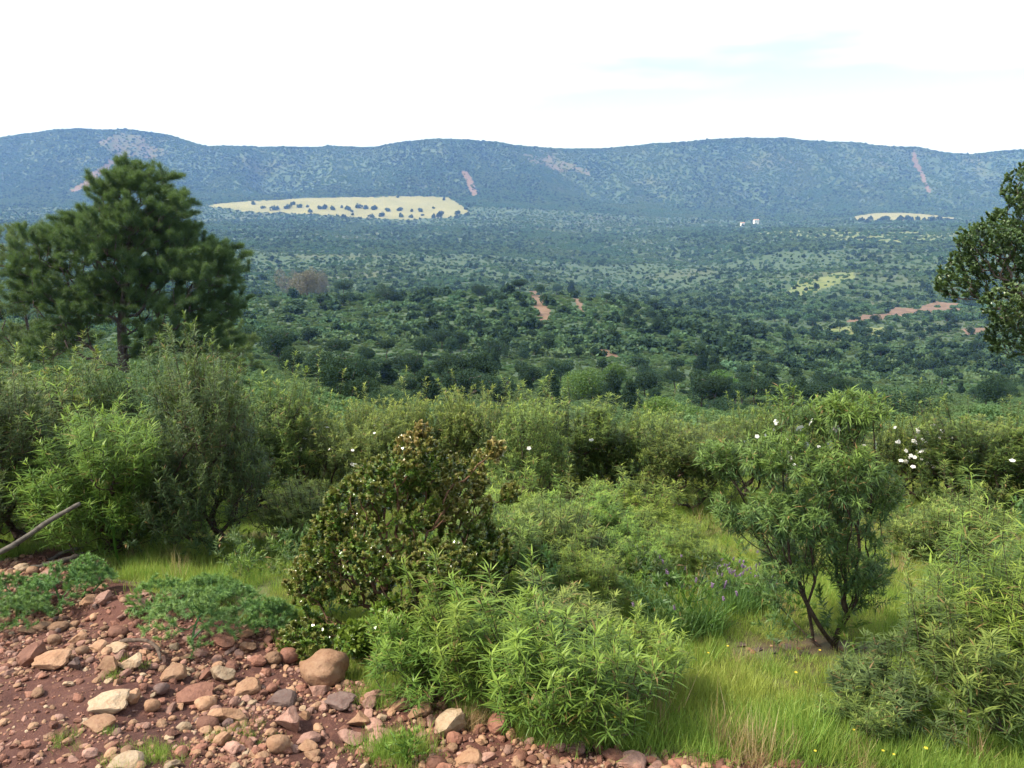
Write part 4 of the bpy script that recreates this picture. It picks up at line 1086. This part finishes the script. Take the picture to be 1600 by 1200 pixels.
for i, (px, py, s_, ns) in enumerate([(1055, 1000, 1.0, 5), (1100, 990, .95, 6), (1150, 960, .8, 14), (1185, 955, .8, 14), (1165, 940, .75, 14), (1045, 925, .8, 4), (1215, 930, .7, 8), (1130, 935, .7, 8), (1020, 965, .8, 3), (1465, 880, 1.0, 1)]):
    rg = np.random.default_rng(400 + i); x, y, z = hit(px, py)
    r = thing('lavender', (x, y, z), rg.uniform(0, 6), s_)
    tag(r, ['dark green lavender with few heads, left of the pair below the broom', 'dark green lavender with few heads, right of the pair below the broom', 'purple-headed lavender, front left of the dense patch by the tree',
            'purple-headed lavender, front right of the dense patch by the tree', 'purple-headed lavender at the back of the dense patch', 'small lavender in the dry grass above the broom', 'lavender half hidden by the lowest tree branches',
            'lavender at the left end of the purple patch', 'lavender at the left end of the lavender row', 'single-headed lavender in front of the right thicket'][i], 'lavender', 'lavender plants')
    obj('foliage', LAV, r)
    for k in range(ns):
        q = obj('flower_spike', SPK, r, (rg.normal(0, .11), rg.normal(0, .11), rg.uniform(.24, .33))); q.rotation_euler = (rg.normal(0, .3), rg.normal(0, .3), 0)

# ------------------------------------------------------------------ grass and small flowers
def tuft(seed, n, hmin, hmax, wd, mat, spreadr=.05, lean=.35):
    rg = np.random.default_rng(seed)
    P = np.c_[rg.normal(0, spreadr, (n, 2)), np.full(n, -.01)]; D = np.c_[rg.normal(0, lean, (n, 2)), np.ones(n)]
    L = rg.uniform(hmin, hmax, n)
    A = leaves(P, D, rg.normal(0, 1, (n, 3)), L, np.full(n, wd), .3 * rg.random(n), 1, None, np.clip(rg.random(n) * 1.3 - .3, 0, 1), rg)
    return mesh_np('tuft', A[0], A[1], mat, A[2])
gp = [proto('tuft', tuft(500 + i, 80, .03, .10, .0024, M['grass'], .045)) for i in range(3)] + [proto('tuft', tuft(510 + i, 56, .05, .13, .0028, M['green_grass'], .04)) for i in range(3)]
gp += [proto('dry_tuft', tuft(520, 40, .08, .22, .003, M['dry_grass'], .03, .25))]
def grass():
    rg = np.random.default_rng(9)
    n = 74000; y = 2.2 + 11.5 * rg.random(n) ** 1.5; x = rg.uniform(-1, 1, n) * (y * .84 + 1.3)
    z = H(x, y); px, py = proj(x, y, z)
    rub = in_any(x, y, [RUB], .03)
    keep = ~rub
    # bare stony patch under the open tree
    bx, by, _ = hit(1255, 1015); keep &= ~((((x - bx) / .42) ** 2 + ((y - by) / .14) ** 2 < 1) & (rg.random(n) < .9))
    bx, by, _ = hit(300, 925); keep &= ~((((x - bx) / .7) ** 2 + ((y - by) / .4) ** 2 < 1) & (rg.random(n) < .45))
    keep &= rg.random(n) < .62 + .6 * fbm(x / .7, y / .7, 91, 3)
    x, y, z = x[keep], y[keep], z[keep]; n = len(x); px, py = proj(x, y, z)
    green = np.clip(.32 + 1.1 * fbm(x / .8, y / .8, 92, 2) + .4 * (px < 500) + .35 * (py > 1120), 0, 1)
    v = np.where(rg.random(n) < green, 3 + rg.integers(0, 3, n), rg.integers(0, 3, n)); v = np.where(rg.random(n) < .012, 6, v)
    tx, ty, _ = hit(1290, 1012); s = .85 * rg.uniform(.5, 1.3, n) * (1 + .4 * fbm(x / .5, y / .5, 93, 2)) * (1 - .55 * np.exp(-((x - tx) / .5) ** 2 - ((y - ty) / .3) ** 2))
    # sparse tufts on the rubble
    ex = []
    for a, b, m, sz in ((230, 1185, 26, .45), (130, 1155, 8, .4), (370, 1150, 14, .4), (195, 1050, 6, .4), (620, 1180, 40, .8), (590, 1090, 25, .6), (600, 1075, 20, .5), (560, 1060, 10, .5), (720, 1110, 16, .4)):
        hx, hy, hz = hit(a, b)
        for _ in range(m): ex.append((hx + rg.normal(0, .06), hy + rg.normal(0, .05), sz * rg.uniform(.6, 1.2)))
    # dry brown clumps
    dr = []
    for a, b, m, sz in ((1160, 1180, 9, .9), (1195, 1185, 7, .8), (1345, 1205, 8, .6), (745, 1140, 10, .7), (1420, 830, 16, .8)):
        hx, hy, hz = hit(a, b)
        for _ in range(m): dr.append((hx + rg.normal(0, .05), hy + rg.normal(0, .05), sz * rg.uniform(.6, 1.2)))
    ex = np.array(ex); dr = np.array(dr)
    x = np.r_[x, ex[:, 0], dr[:, 0]]; y = np.r_[y, ex[:, 1], dr[:, 1]]; s = np.r_[s, ex[:, 2], dr[:, 2]]
    v = np.r_[v, 3 + rg.integers(0, 3, len(ex)), np.full(len(dr), 6)]; n = len(x)
    rot = np.c_[rg.normal(0, .08, (n, 2)), rg.uniform(0, 6.28, n)]
    scatter('grass', 'yellow-green meadow grass between the bushes', 'grass', np.c_[x, y, H(x, y)], np.c_[s, s, s * rg.uniform(.8, 1.25, n)], rot, v, gp)
grass()
def herbs_under():
    rg = np.random.default_rng(10)
    n = 850; y = 3.6 + 11 * rg.random(n) ** 1.2; x = rg.uniform(-1, 1, n) * (y * .8 + .4)
    keep = ~in_any(x, y, [RUB], .03); keep &= rg.random(n) < .45 + 1.0 * fbm(x / 1.1, y / 1.1, 95, 2)
    x, y = x[keep], y[keep]; n = len(x)
    pr = []
    for k in range(4):
        r2 = np.random.default_rng(600 + k)
        tips = np.c_[r2.normal(0, .06, (16, 2)), r2.uniform(.1, .26, 16)]
        sk = grow(tips, (0, 0, -.01), .02, .5, .001, rg=r2)
        A = shoot_leaves(sk, .028, .006, 2, .2, 55, .3, 1, .05, r2, young=.5, target=420)
        pr.append(proto('weed', mesh_np('weed', A[0], A[1], M[['cistus', 'cistus_bright', 'lav_leaf', 'cistus_grey'][k]], A[2])))
    s = rg.uniform(.6, 1.4, n)
    scatter('undergrowth', 'leafy weeds and seedlings filling the gaps under the bushes', 'undergrowth', np.c_[x, y, H(x, y)], np.c_[s, s, s], np.c_[np.zeros((n, 2)), rg.uniform(0, 6.28, n)], rg.integers(0, 4, n), pr)
herbs_under()

# yellow flowers, each a small plant
def yflower():
    n = 6; a = np.arange(n) * 2 * math.pi / n
    A = leaves(np.tile([[0, 0, .16]], (n, 1)), np.c_[np.cos(a), np.sin(a), np.full(n, .3)], np.tile([[0, 0, 1.0]], (n, 1)), np.full(n, .011), np.full(n, .010), .1, 1, None, None, rng, 'oval')
    S = leaves(np.array([[0, 0, 0.]]), np.array([[0.02, 0, 1.]]), np.array([[1., 0, 0]]), np.array([.165]), np.array([.003]), 0, 1, None, None, rng)
    S2 = leaves(np.array([[0, 0, .03], [0, 0, .06]]), np.array([[.8, 0.3, 1.], [-.8, .2, 1]]), np.array([[0, 0, 1.]] * 2), np.array([.05, .04]), np.array([.006] * 2), .2, 1, None, None, rng)
    SS = join([S, S2])
    return mesh_np('blossom', A[0], A[1], M['yellow'], A[2]), mesh_np('stem', SS[0], SS[1], M['green_grass'], SS[2])
YB, YS = yflower()
rg = np.random.default_rng(12)
ypos = [(1400, 1142), (1330, 1150), (1375, 1186), (1392, 1190), (1495, 1130), (1135, 1015), (1105, 1022), (1278, 1022), (960, 1140), (1270, 1185), (1440, 1192), (1240, 1065)]
for i, (px, py) in enumerate(ypos):
    x, y, z = hit(px, py + 24)
    r = thing('yellow_flower', (x, y, z), rg.uniform(0, 6), rg.uniform(.5, .8)); tag(r, 'tiny yellow flower in the grass of the right foreground', 'flower', 'yellow flowers in the grass')
    obj('blossom', YB, r); obj('stem', YS, r)

# ------------------------------------------------------------------ stones
def rock_mesh(seed, angular, sx=1, sy=.8, sz=.55, sub=3):
    rg = np.random.default_rng(seed)
    import bmesh
    bm = bmesh.new(); bmesh.ops.create_icosphere(bm, subdivisions=sub, radius=1)
    V = np.array([v.co[:] for v in bm.verts]); Fc = np.array([[v.index for v in f.verts] for f in bm.faces]); bm.free()
    # a few flat cuts make the faces
    for _ in range(int(5 + 8 * angular)):
        n = nrm(rg.normal(0, 1, 3)); d = rg.uniform(.42, .8) if angular > .3 else rg.uniform(.72, .92)
        t = V @ n; m = t > d; V[m] -= np.outer((t[m] - d) * (.95 if angular > .3 else .6), n)
    o = rg.random(3) * 50
    f = 1 + .3 * fbm(V[:, 0] * 1.3 + o[0], V[:, 1] * 1.3 + V[:, 2] * 1.1 + o[1], seed, 3) + .05 * fbm(V[:, 0] * 5 + V[:, 2] * 3 + o[2], V[:, 1] * 5, seed + 9, 2)
    V = V * f[:, None] * np.array([sx, sy, sz])
    V -= (V.max(0) + V.min(0)) / 2
    V /= np.ptp(V[:, 0])                 # unit width
    V[:, 2] -= V[:, 2].min()
    return mesh_np('rock', V, Fc, M['tan'], smooth=angular < .15)
ROCKS = [rock_mesh(700 + i, a, 1, s1, s2) for i, (a, s1, s2) in enumerate([(1, .8, .55), (1, .7, .45), (.8, .9, .6), (1, .85, .35), (.2, .8, .6), (.1, .9, .7), (.2, .7, .5), (.9, .6, .5), (1, .75, .65), (.7, .8, .4), (.6, .95, .5), (.25, .85, .45)])]
BOULDER = rock_mesh(760, .12, 1, .9, .82, 4)
rocks_at = []
def stone(px, py, w, hr, col, k, label, group='stones of the rubble', rz=None, tilt=0, mesh=None):
    """py is the foot of the stone in the photo; w its width in photo pixels; hr height over width"""
    x, y, z = hit(px, py)
    sc = (y * math.cos(TH) - z * math.sin(TH)) / F; ww = w * sc
    y += ww * .3; z = float(H(x, y))
    o = obj('rock', mesh or ROCKS[k % len(ROCKS)])
    h0 = float(max(v.co.z for v in o.data.vertices))
    o.location = (x, y, z - ww * .08); o.rotation_euler = (R(tilt), R(tilt * .5), rng.uniform(-.5, .5) if rz is None else R(rz)); o.scale = (ww, ww, ww * hr / h0)
    o.material_slots[0].link = 'OBJECT'; o.material_slots[0].material = M[col]
    rocks_at.append((x, y, ww)); tag(o, label, 'rock', group); return o
stone(500, 1078, 78, .72, 'tan', 0, 'big round tan boulder at the foot of the mastic bush', mesh=BOULDER)
named = [
 (163, 1118, 62, .45, 'pale', 3, 'largest pale cream flat stone lying on the bare red earth'),
 (703, 1150, 46, .8, 'pale', 8, 'square pale tan block at the edge of the long-leaved rockroses'),
 (345, 1073, 40, .75, 'pale', 2, 'yellowish rounded block above the biggest tan slab'),
 (352, 1133, 62, .55, 'tan', 1, 'large tan slab with a pointed right end in the middle of the rubble'),
 (70, 922, 38, .9, 'pink', 8, 'pink upright slab on the heap at the left edge'),
 (435, 1108, 50, .45, 'grey', 9, 'tilted grey-pink slab left of the dark purple stone'),
 (530, 1112, 46, .45, 'grey', 3, 'dark purple flat stone just below the round boulder'),
 (200, 1052, 40, .65, 'pale', 10, 'cream block between two tan stones in the upper rubble'),
 (264, 1068, 44, .5, 'tan', 9, 'flat tan stone right of the cream block'),
 (168, 1052, 34, .8, 'tan', 7, 'leaning tan stone immediately left of the cream block'),
 (180, 1020, 32, .45, 'pale', 3, 'small white flat stone near the curved root'),
 (148, 1018, 34, .5, 'tan', 9, 'yellow-tan stone left of the small white flat stone'),
 (118, 1010, 30, .65, 'tan', 10, 'rounded tan stone third from the left in the top row'),
 (82, 1010, 22, .8, 'tan', 5, 'small round tan stone near the left end of the top row'),
 (180, 998, 32, .6, 'red', 5, 'smooth red-brown stone below the dark earth bank'),
 (45, 1040, 40, .85, 'red', 8, 'brown rounded block near the left edge'),
 (75, 1050, 54, .45, 'tan', 3, 'long tan slab leaning on the brown block'),
 (106, 1076, 18, .6, 'pale', 1, 'tiny white stone left of the largest cream stone'),
 (450, 1040, 32, .85, 'red', 5, 'round red-brown stone left of the boulder'),
 (425, 1040, 28, .8, 'tan', 4, 'second round stone left of the boulder'),
 (400, 1045, 30, .6, 'red', 6, 'third round stone left of the boulder'),
 (450, 1150, 52, .75, 'pink', 0, 'large pink block right of the pointed tan slab'),
 (480, 1170, 40, .5, 'pink', 6, 'pinkish smooth stone near the bottom below the pink block'),
 (432, 1180, 38, .75, 'tan', 5, 'rounded tan stone at the bottom left of the pink block'),
 (320, 1142, 36, .6, 'red', 5, 'orange-red stone under the large tan slab'),
 (380, 1090, 46, .5, 'tan', 9, 'flat brown stone between yellowish block and pink block'),
 (300, 1100, 60, .35, 'red', 3, 'flat brown slab left of the yellowish block'),
 (205, 1100, 24, .8, 'tan', 8, 'small tan stone right of the largest cream stone'),
 (235, 1115, 26, .8, 'tan', 5, 'small round stone between cream stone and tan slab'),
 (150, 1142, 46, .35, 'tan', 3, 'flat tan stone just below the largest cream stone'),
 (185, 1205, 60, .35, 'pale', 9, 'long pale slab on the bottom edge at left'),
 (590, 1050, 32, .5, 'pink', 6, 'pinkish stone half hidden under the mastic sprout'),
 (585, 1100, 40, .65, 'pink', 1, 'pointed pink stone above the square pale block'),
 (625, 1115, 34, .6, 'tan', 10, 'tan stone left of the square pale block'),
 (655, 1125, 40, .5, 'tan', 9, 'flat tan stone touching the square pale block'),
 (560, 1140, 40, .6, 'tan', 0, 'tan block below the pointed pink stone'),
 (545, 1170, 44, .6, 'pink', 2, 'pink angular block near the bottom centre-left'),
 (600, 1155, 32, .6, 'pink', 1, 'small pink block left of the bottom grass tuft'),
 (730, 1200, 46, .45, 'tan', 9, 'flat tan stone on the bottom edge below the square block'),
 (900, 1178, 36, .5, 'pink', 10, 'pink rounded stone below the front clump of rockroses'),
 (960, 1196, 40, .5, 'red', 6, 'red-brown stone on the bottom edge, left of the last pale stone'),
 (985, 1206, 54, .4, 'pink', 9, 'broad pinkish stone on the bottom edge in the grass'),
 (1065, 1204, 36, .4, 'red', 4, 'last red-brown stone on the bottom edge at the right end'),
 (780, 1150, 36, .9, 'red', 8, 'upright dark red stone leaning under the long-leaved rockroses'),
 (30, 895, 26, .6, 'pale', 4, 'pale stone on top of the heap at the left edge'),
 (10, 905, 26, .6, 'tan', 0, 'tan stone on the heap right at the left edge'),
 (48, 900, 20, .7, 'tan', 5, 'small round stone beside the pink upright slab'),
 (160, 945, 24, .8, 'pink', 8, 'pink upright stone by the feathery herb'),
 (290, 965, 30, .5, 'pink', 1, 'pink stone peeping from the herbs in the upper rubble'),
 (215, 965, 34, .4, 'pink', 3, 'flat pink stone in the upper rubble'),
 (380, 1000, 34, .5, 'tan', 10, 'tan stone at the edge of the feathery herbs'),
 (345, 1020, 40, .6, 'red', 2, 'red stone just under the bluish feathery herb'),
 (285, 1145, 26, .6, 'pale', 6, 'pale bean-shaped stone below left of the tan slab'),
 (250, 1088, 24, .8, 'grey', 5, 'small grey round stone in the middle of the rubble'),
 (115, 1050, 26, .8, 'grey', 0, 'grey jagged stone left of the leaning tan stone'),
]
for a in named: stone(*a)
# the other countable stones
rg = np.random.default_rng(13); n = 0; tries = 0
while n < 232 and tries < 9000:
    tries += 1
    px = rg.uniform(-60, 1100); py = rg.uniform(885, 1215)
    x, y, z = hit(px, py)
    if not in_any(np.array([x]), np.array([y]), [RUB], .03)[0]: continue
    bare_ = px < 260 and py > 1060
    if bare_ and rg.random() < .8: continue
    w = float(np.clip(rg.lognormal(2.85, .40), 9, 34)) * (.7 if bare_ else 1) * (.75 if py < 980 else 1)
    sc = y * 1.05 / F; ww = w * sc
    if any((x - a) ** 2 + (y - b) ** 2 < (.38 * (ww + c)) ** 2 for a, b, c in rocks_at): continue
    col = rg.choice(['tan', 'red', 'pink', 'pale', 'grey'], p=[.43, .27, .21, .06, .03])
    where = 'on the bare red earth' if bare_ else ('in the upper rubble below the herbs' if py < 1010 else ('in the middle of the rubble' if px < 520 else 'in the rubble near the rockroses'))
    nm = {'tan': 'small tan stone', 'red': 'small red-brown stone', 'pink': 'small pinkish stone', 'pale': 'small cream stone', 'grey': 'small grey-purple stone'}[col]
    stone(px, py, w, rg.uniform(.4, .8), col, int(rg.integers(0, 12)), nm + ' ' + where, tilt=rg.normal(0, 12), rz=rg.uniform(0, 360))
    n += 1
# dark broken stones under the open tree
for i, (px, py, w) in enumerate([(1160, 1012, 22), (1185, 1018, 26), (1210, 1022, 20), (1232, 1016, 24), (1258, 1026, 26), (1335, 1030, 24), (1215, 1008, 22), (1360, 1028, 18), (1240, 1034, 20)]):
    stone(px, py, w * .8, .4, 'shard', i, 'dark flat stone shard on the bare patch under the open rockrose tree', 'dark shards under the open rockrose tree', rz=i * 40)
# gravel
gr_p = []
for i in range(8):
    me = rock_mesh(800 + i, .8 if i % 2 else .2, 1, .8, .6, 2); me.materials.clear(); me.materials.append(M[['tan', 'red', 'pink', 'red', 'tan', 'pale', 'grey', 'pink'][i]]); gr_p.append(proto('pebble', me))
def gravel():
    rg = np.random.default_rng(14); n = 140000
    y = rg.uniform(1.6, 6.2, n); x = rg.uniform(-1, 1, n) * (y * .8 + .3)
    k = in_any(x, y, [RUB], .035); bx, by, _ = hit(1255, 1015); k |= (((x - bx) / .4) ** 2 + ((y - by) / .13) ** 2 < 1) & (rg.random(n) < .12)
    qx, qy = proj(x, y, H(x, y)); k &= rg.random(n) < (.62 + .9 * fbm(x / .4, y / .4, 97, 3)) * np.where((qx < 300) & (qy > 1060), .28, .85)
    x, y = x[k], y[k]; n = len(x)
    s = np.clip(rg.lognormal(-4.42, .70, n), .004, .058)
    rot = rg.uniform(0, 6.28, (n, 3)) * np.array([.06, .06, 1])
    v = rg.choice(8, n, p=[.19, .20, .14, .18, .16, .05, .01, .07])
    scatter('gravel', 'small stones and grit between the larger rocks', 'gravel', np.c_[x, y, H(x, y) - s * .12], np.c_[s, s, s * rg.uniform(.7, 1.1, n)], rot, v, gr_p)
gravel()

# ------------------------------------------------------------------ dead wood
def stick(pts, r0, r1, mat, name, label, cat='log', twigs=(), sides=9, group=None):
    """pts: (px, py, Y) on its course; knots and slight bends along it"""
    rg = np.random.default_rng(abs(int(pts[0][0] * 7 + pts[0][1])))
    W_ = []
    for a, b, Y in pts:
        Zr = z_of(Y, b); c = Y * math.cos(TH) - Zr * math.sin(TH); W_.append(((a - 800) / F * c, Y, Zr))
    W_ = np.array(W_); d = np.r_[0, np.cumsum(np.linalg.norm(np.diff(W_, axis=0), axis=1))]
    t = np.linspace(0, d[-1], max(10, int(d[-1] / .03)))
    C = np.stack([np.interp(t, d, W_[:, i]) for i in range(3)], 1)
    for _ in range(3): C[1:-1] = (C[:-2] + 2 * C[1:-1] + C[2:]) / 4
    C += np.stack([np.interp(t, np.linspace(0, d[-1], 9), rg.normal(0, r0 * .22, 9)) for _ in range(3)], 1)
    rad = np.interp(t, [0, d[-1]], [r0, r1]) * (1 + .12 * np.sin(t * 37) * np.sin(t * 11 + 1)); rad[-1] *= .75; rad[0] *= .8
    D = nrm(np.gradient(C, axis=0)); A, B = frames(D); th = np.arange(sides) * 2 * math.pi / sides
    wob = 1 + .1 * np.array([fbm(np.cos(th) * 2 + 5, np.sin(th) * 2 + q * 6, 3, 2) for q in t])
    V = (C[:, None] + (rad[:, None] * wob)[:, :, None] * (A[:, None] * np.cos(th)[None, :, None] + B[:, None] * np.sin(th)[None, :, None])).reshape(-1, 3)
    q = [(i * sides + j, i * sides + (j + 1) % sides, (i + 1) * sides + (j + 1) % sides, (i + 1) * sides + j) for i in range(len(t) - 1) for j in range(sides)]
    n0 = len(V); V = np.vstack([V, C[0], C[-1]])
    T = [(a, b, c) for a, b, c, d_ in q] + [(a, c, d_) for a, b, c, d_ in q] + [(n0, (j + 1) % sides, j) for j in range(sides)] + [(n0 + 1, n0 - sides + j, n0 - sides + (j + 1) % sides) for j in range(sides)]
    base = C[0].copy()
    o = obj(name, mesh_np(name, V - base, np.array(T), mat, smooth=True), None, base); tag(o, label, cat, group); return o
yl = hit(100, 885)[1]
stick([(-150, 945, yl * .86), (-40, 885, yl * .87), (20, 852, yl * .88), (70, 817, yl * .89), (124, 787, yl * .9)], .021, .014, M['dead_wood'], 'dead_log', 'grey dead log slanting up from the left edge', group='grey dead logs')
stick([(40, 893, hit(40, 893)[1]), (90, 880, hit(90, 886)[1]), (132, 866, hit(132, 880)[1])], .027, .019, M['dead_wood'], 'dead_log', 'thicker grey log lying behind the stone heap', group='grey dead logs')
stick([(60, 884, hit(60, 884)[1] * 1.02), (100, 862, hit(60, 884)[1] * 1.03), (130, 855, hit(60, 884)[1] * 1.05)], .016, .012, M['dead_wood'], 'dead_log', 'thin grey branch resting on the thicker log', group='grey dead logs')
def on_ground(px, py, up=.015):
    x, y, z = hit(px, py); return (px, py, y - up * .5)
stick([on_ground(170, 905), on_ground(210, 912), on_ground(255, 914), on_ground(280, 922)], .014, .009, M['root'], 'fallen_stick', 'dark fallen stick at the top edge of the rubble', 'stick')
stick([on_ground(255, 938), on_ground(290, 936), on_ground(318, 945)], .010, .006, M['root'], 'fallen_stick', 'short dark twig right of the dark fallen stick', 'stick')
yr = hit(225, 1030)[1]
stick([(188, 1003, yr * 1.04), (215, 999, yr * 1.03), (235, 1001, yr * 1.02), (248, 1015, yr), (252, 1032, yr * .98)], .011, .008, M['root'], 'curved_root', 'curved dead root arching out of the red earth', 'root')
stick([on_ground(1310, 1018), on_ground(1345, 1016), on_ground(1390, 1003, .05)], .009, .004, M['root'], 'fallen_stick', 'thin dark branch lying right of the open rockrose tree foot', 'stick')

# ------------------------------------------------------------------ air
def haze():
    V, Q = box(-6600, 6600, -6600, 7000, -420, 420)
    m, t = new_mat('haze air')
    v = t.nodes.new('ShaderNodeVolumePrincipled'); o = t.nodes.new('ShaderNodeOutputMaterial')
    v.inputs['Color'].default_value = (0.24, 0.44, 1.0, 1); v.inputs['Absorption Color'].default_value = (1, 1, 1, 1); v.inputs['Density'].default_value = 0.000105; v.inputs['Anisotropy'].default_value = 0.0
    t.links.new(v.outputs[0], o.inputs['Volume'])
    h = obj('haze', mesh_np('haze', V, Q, m)); tag(h, 'blue haze hanging in the valley air', 'haze', kind='stuff')
haze()
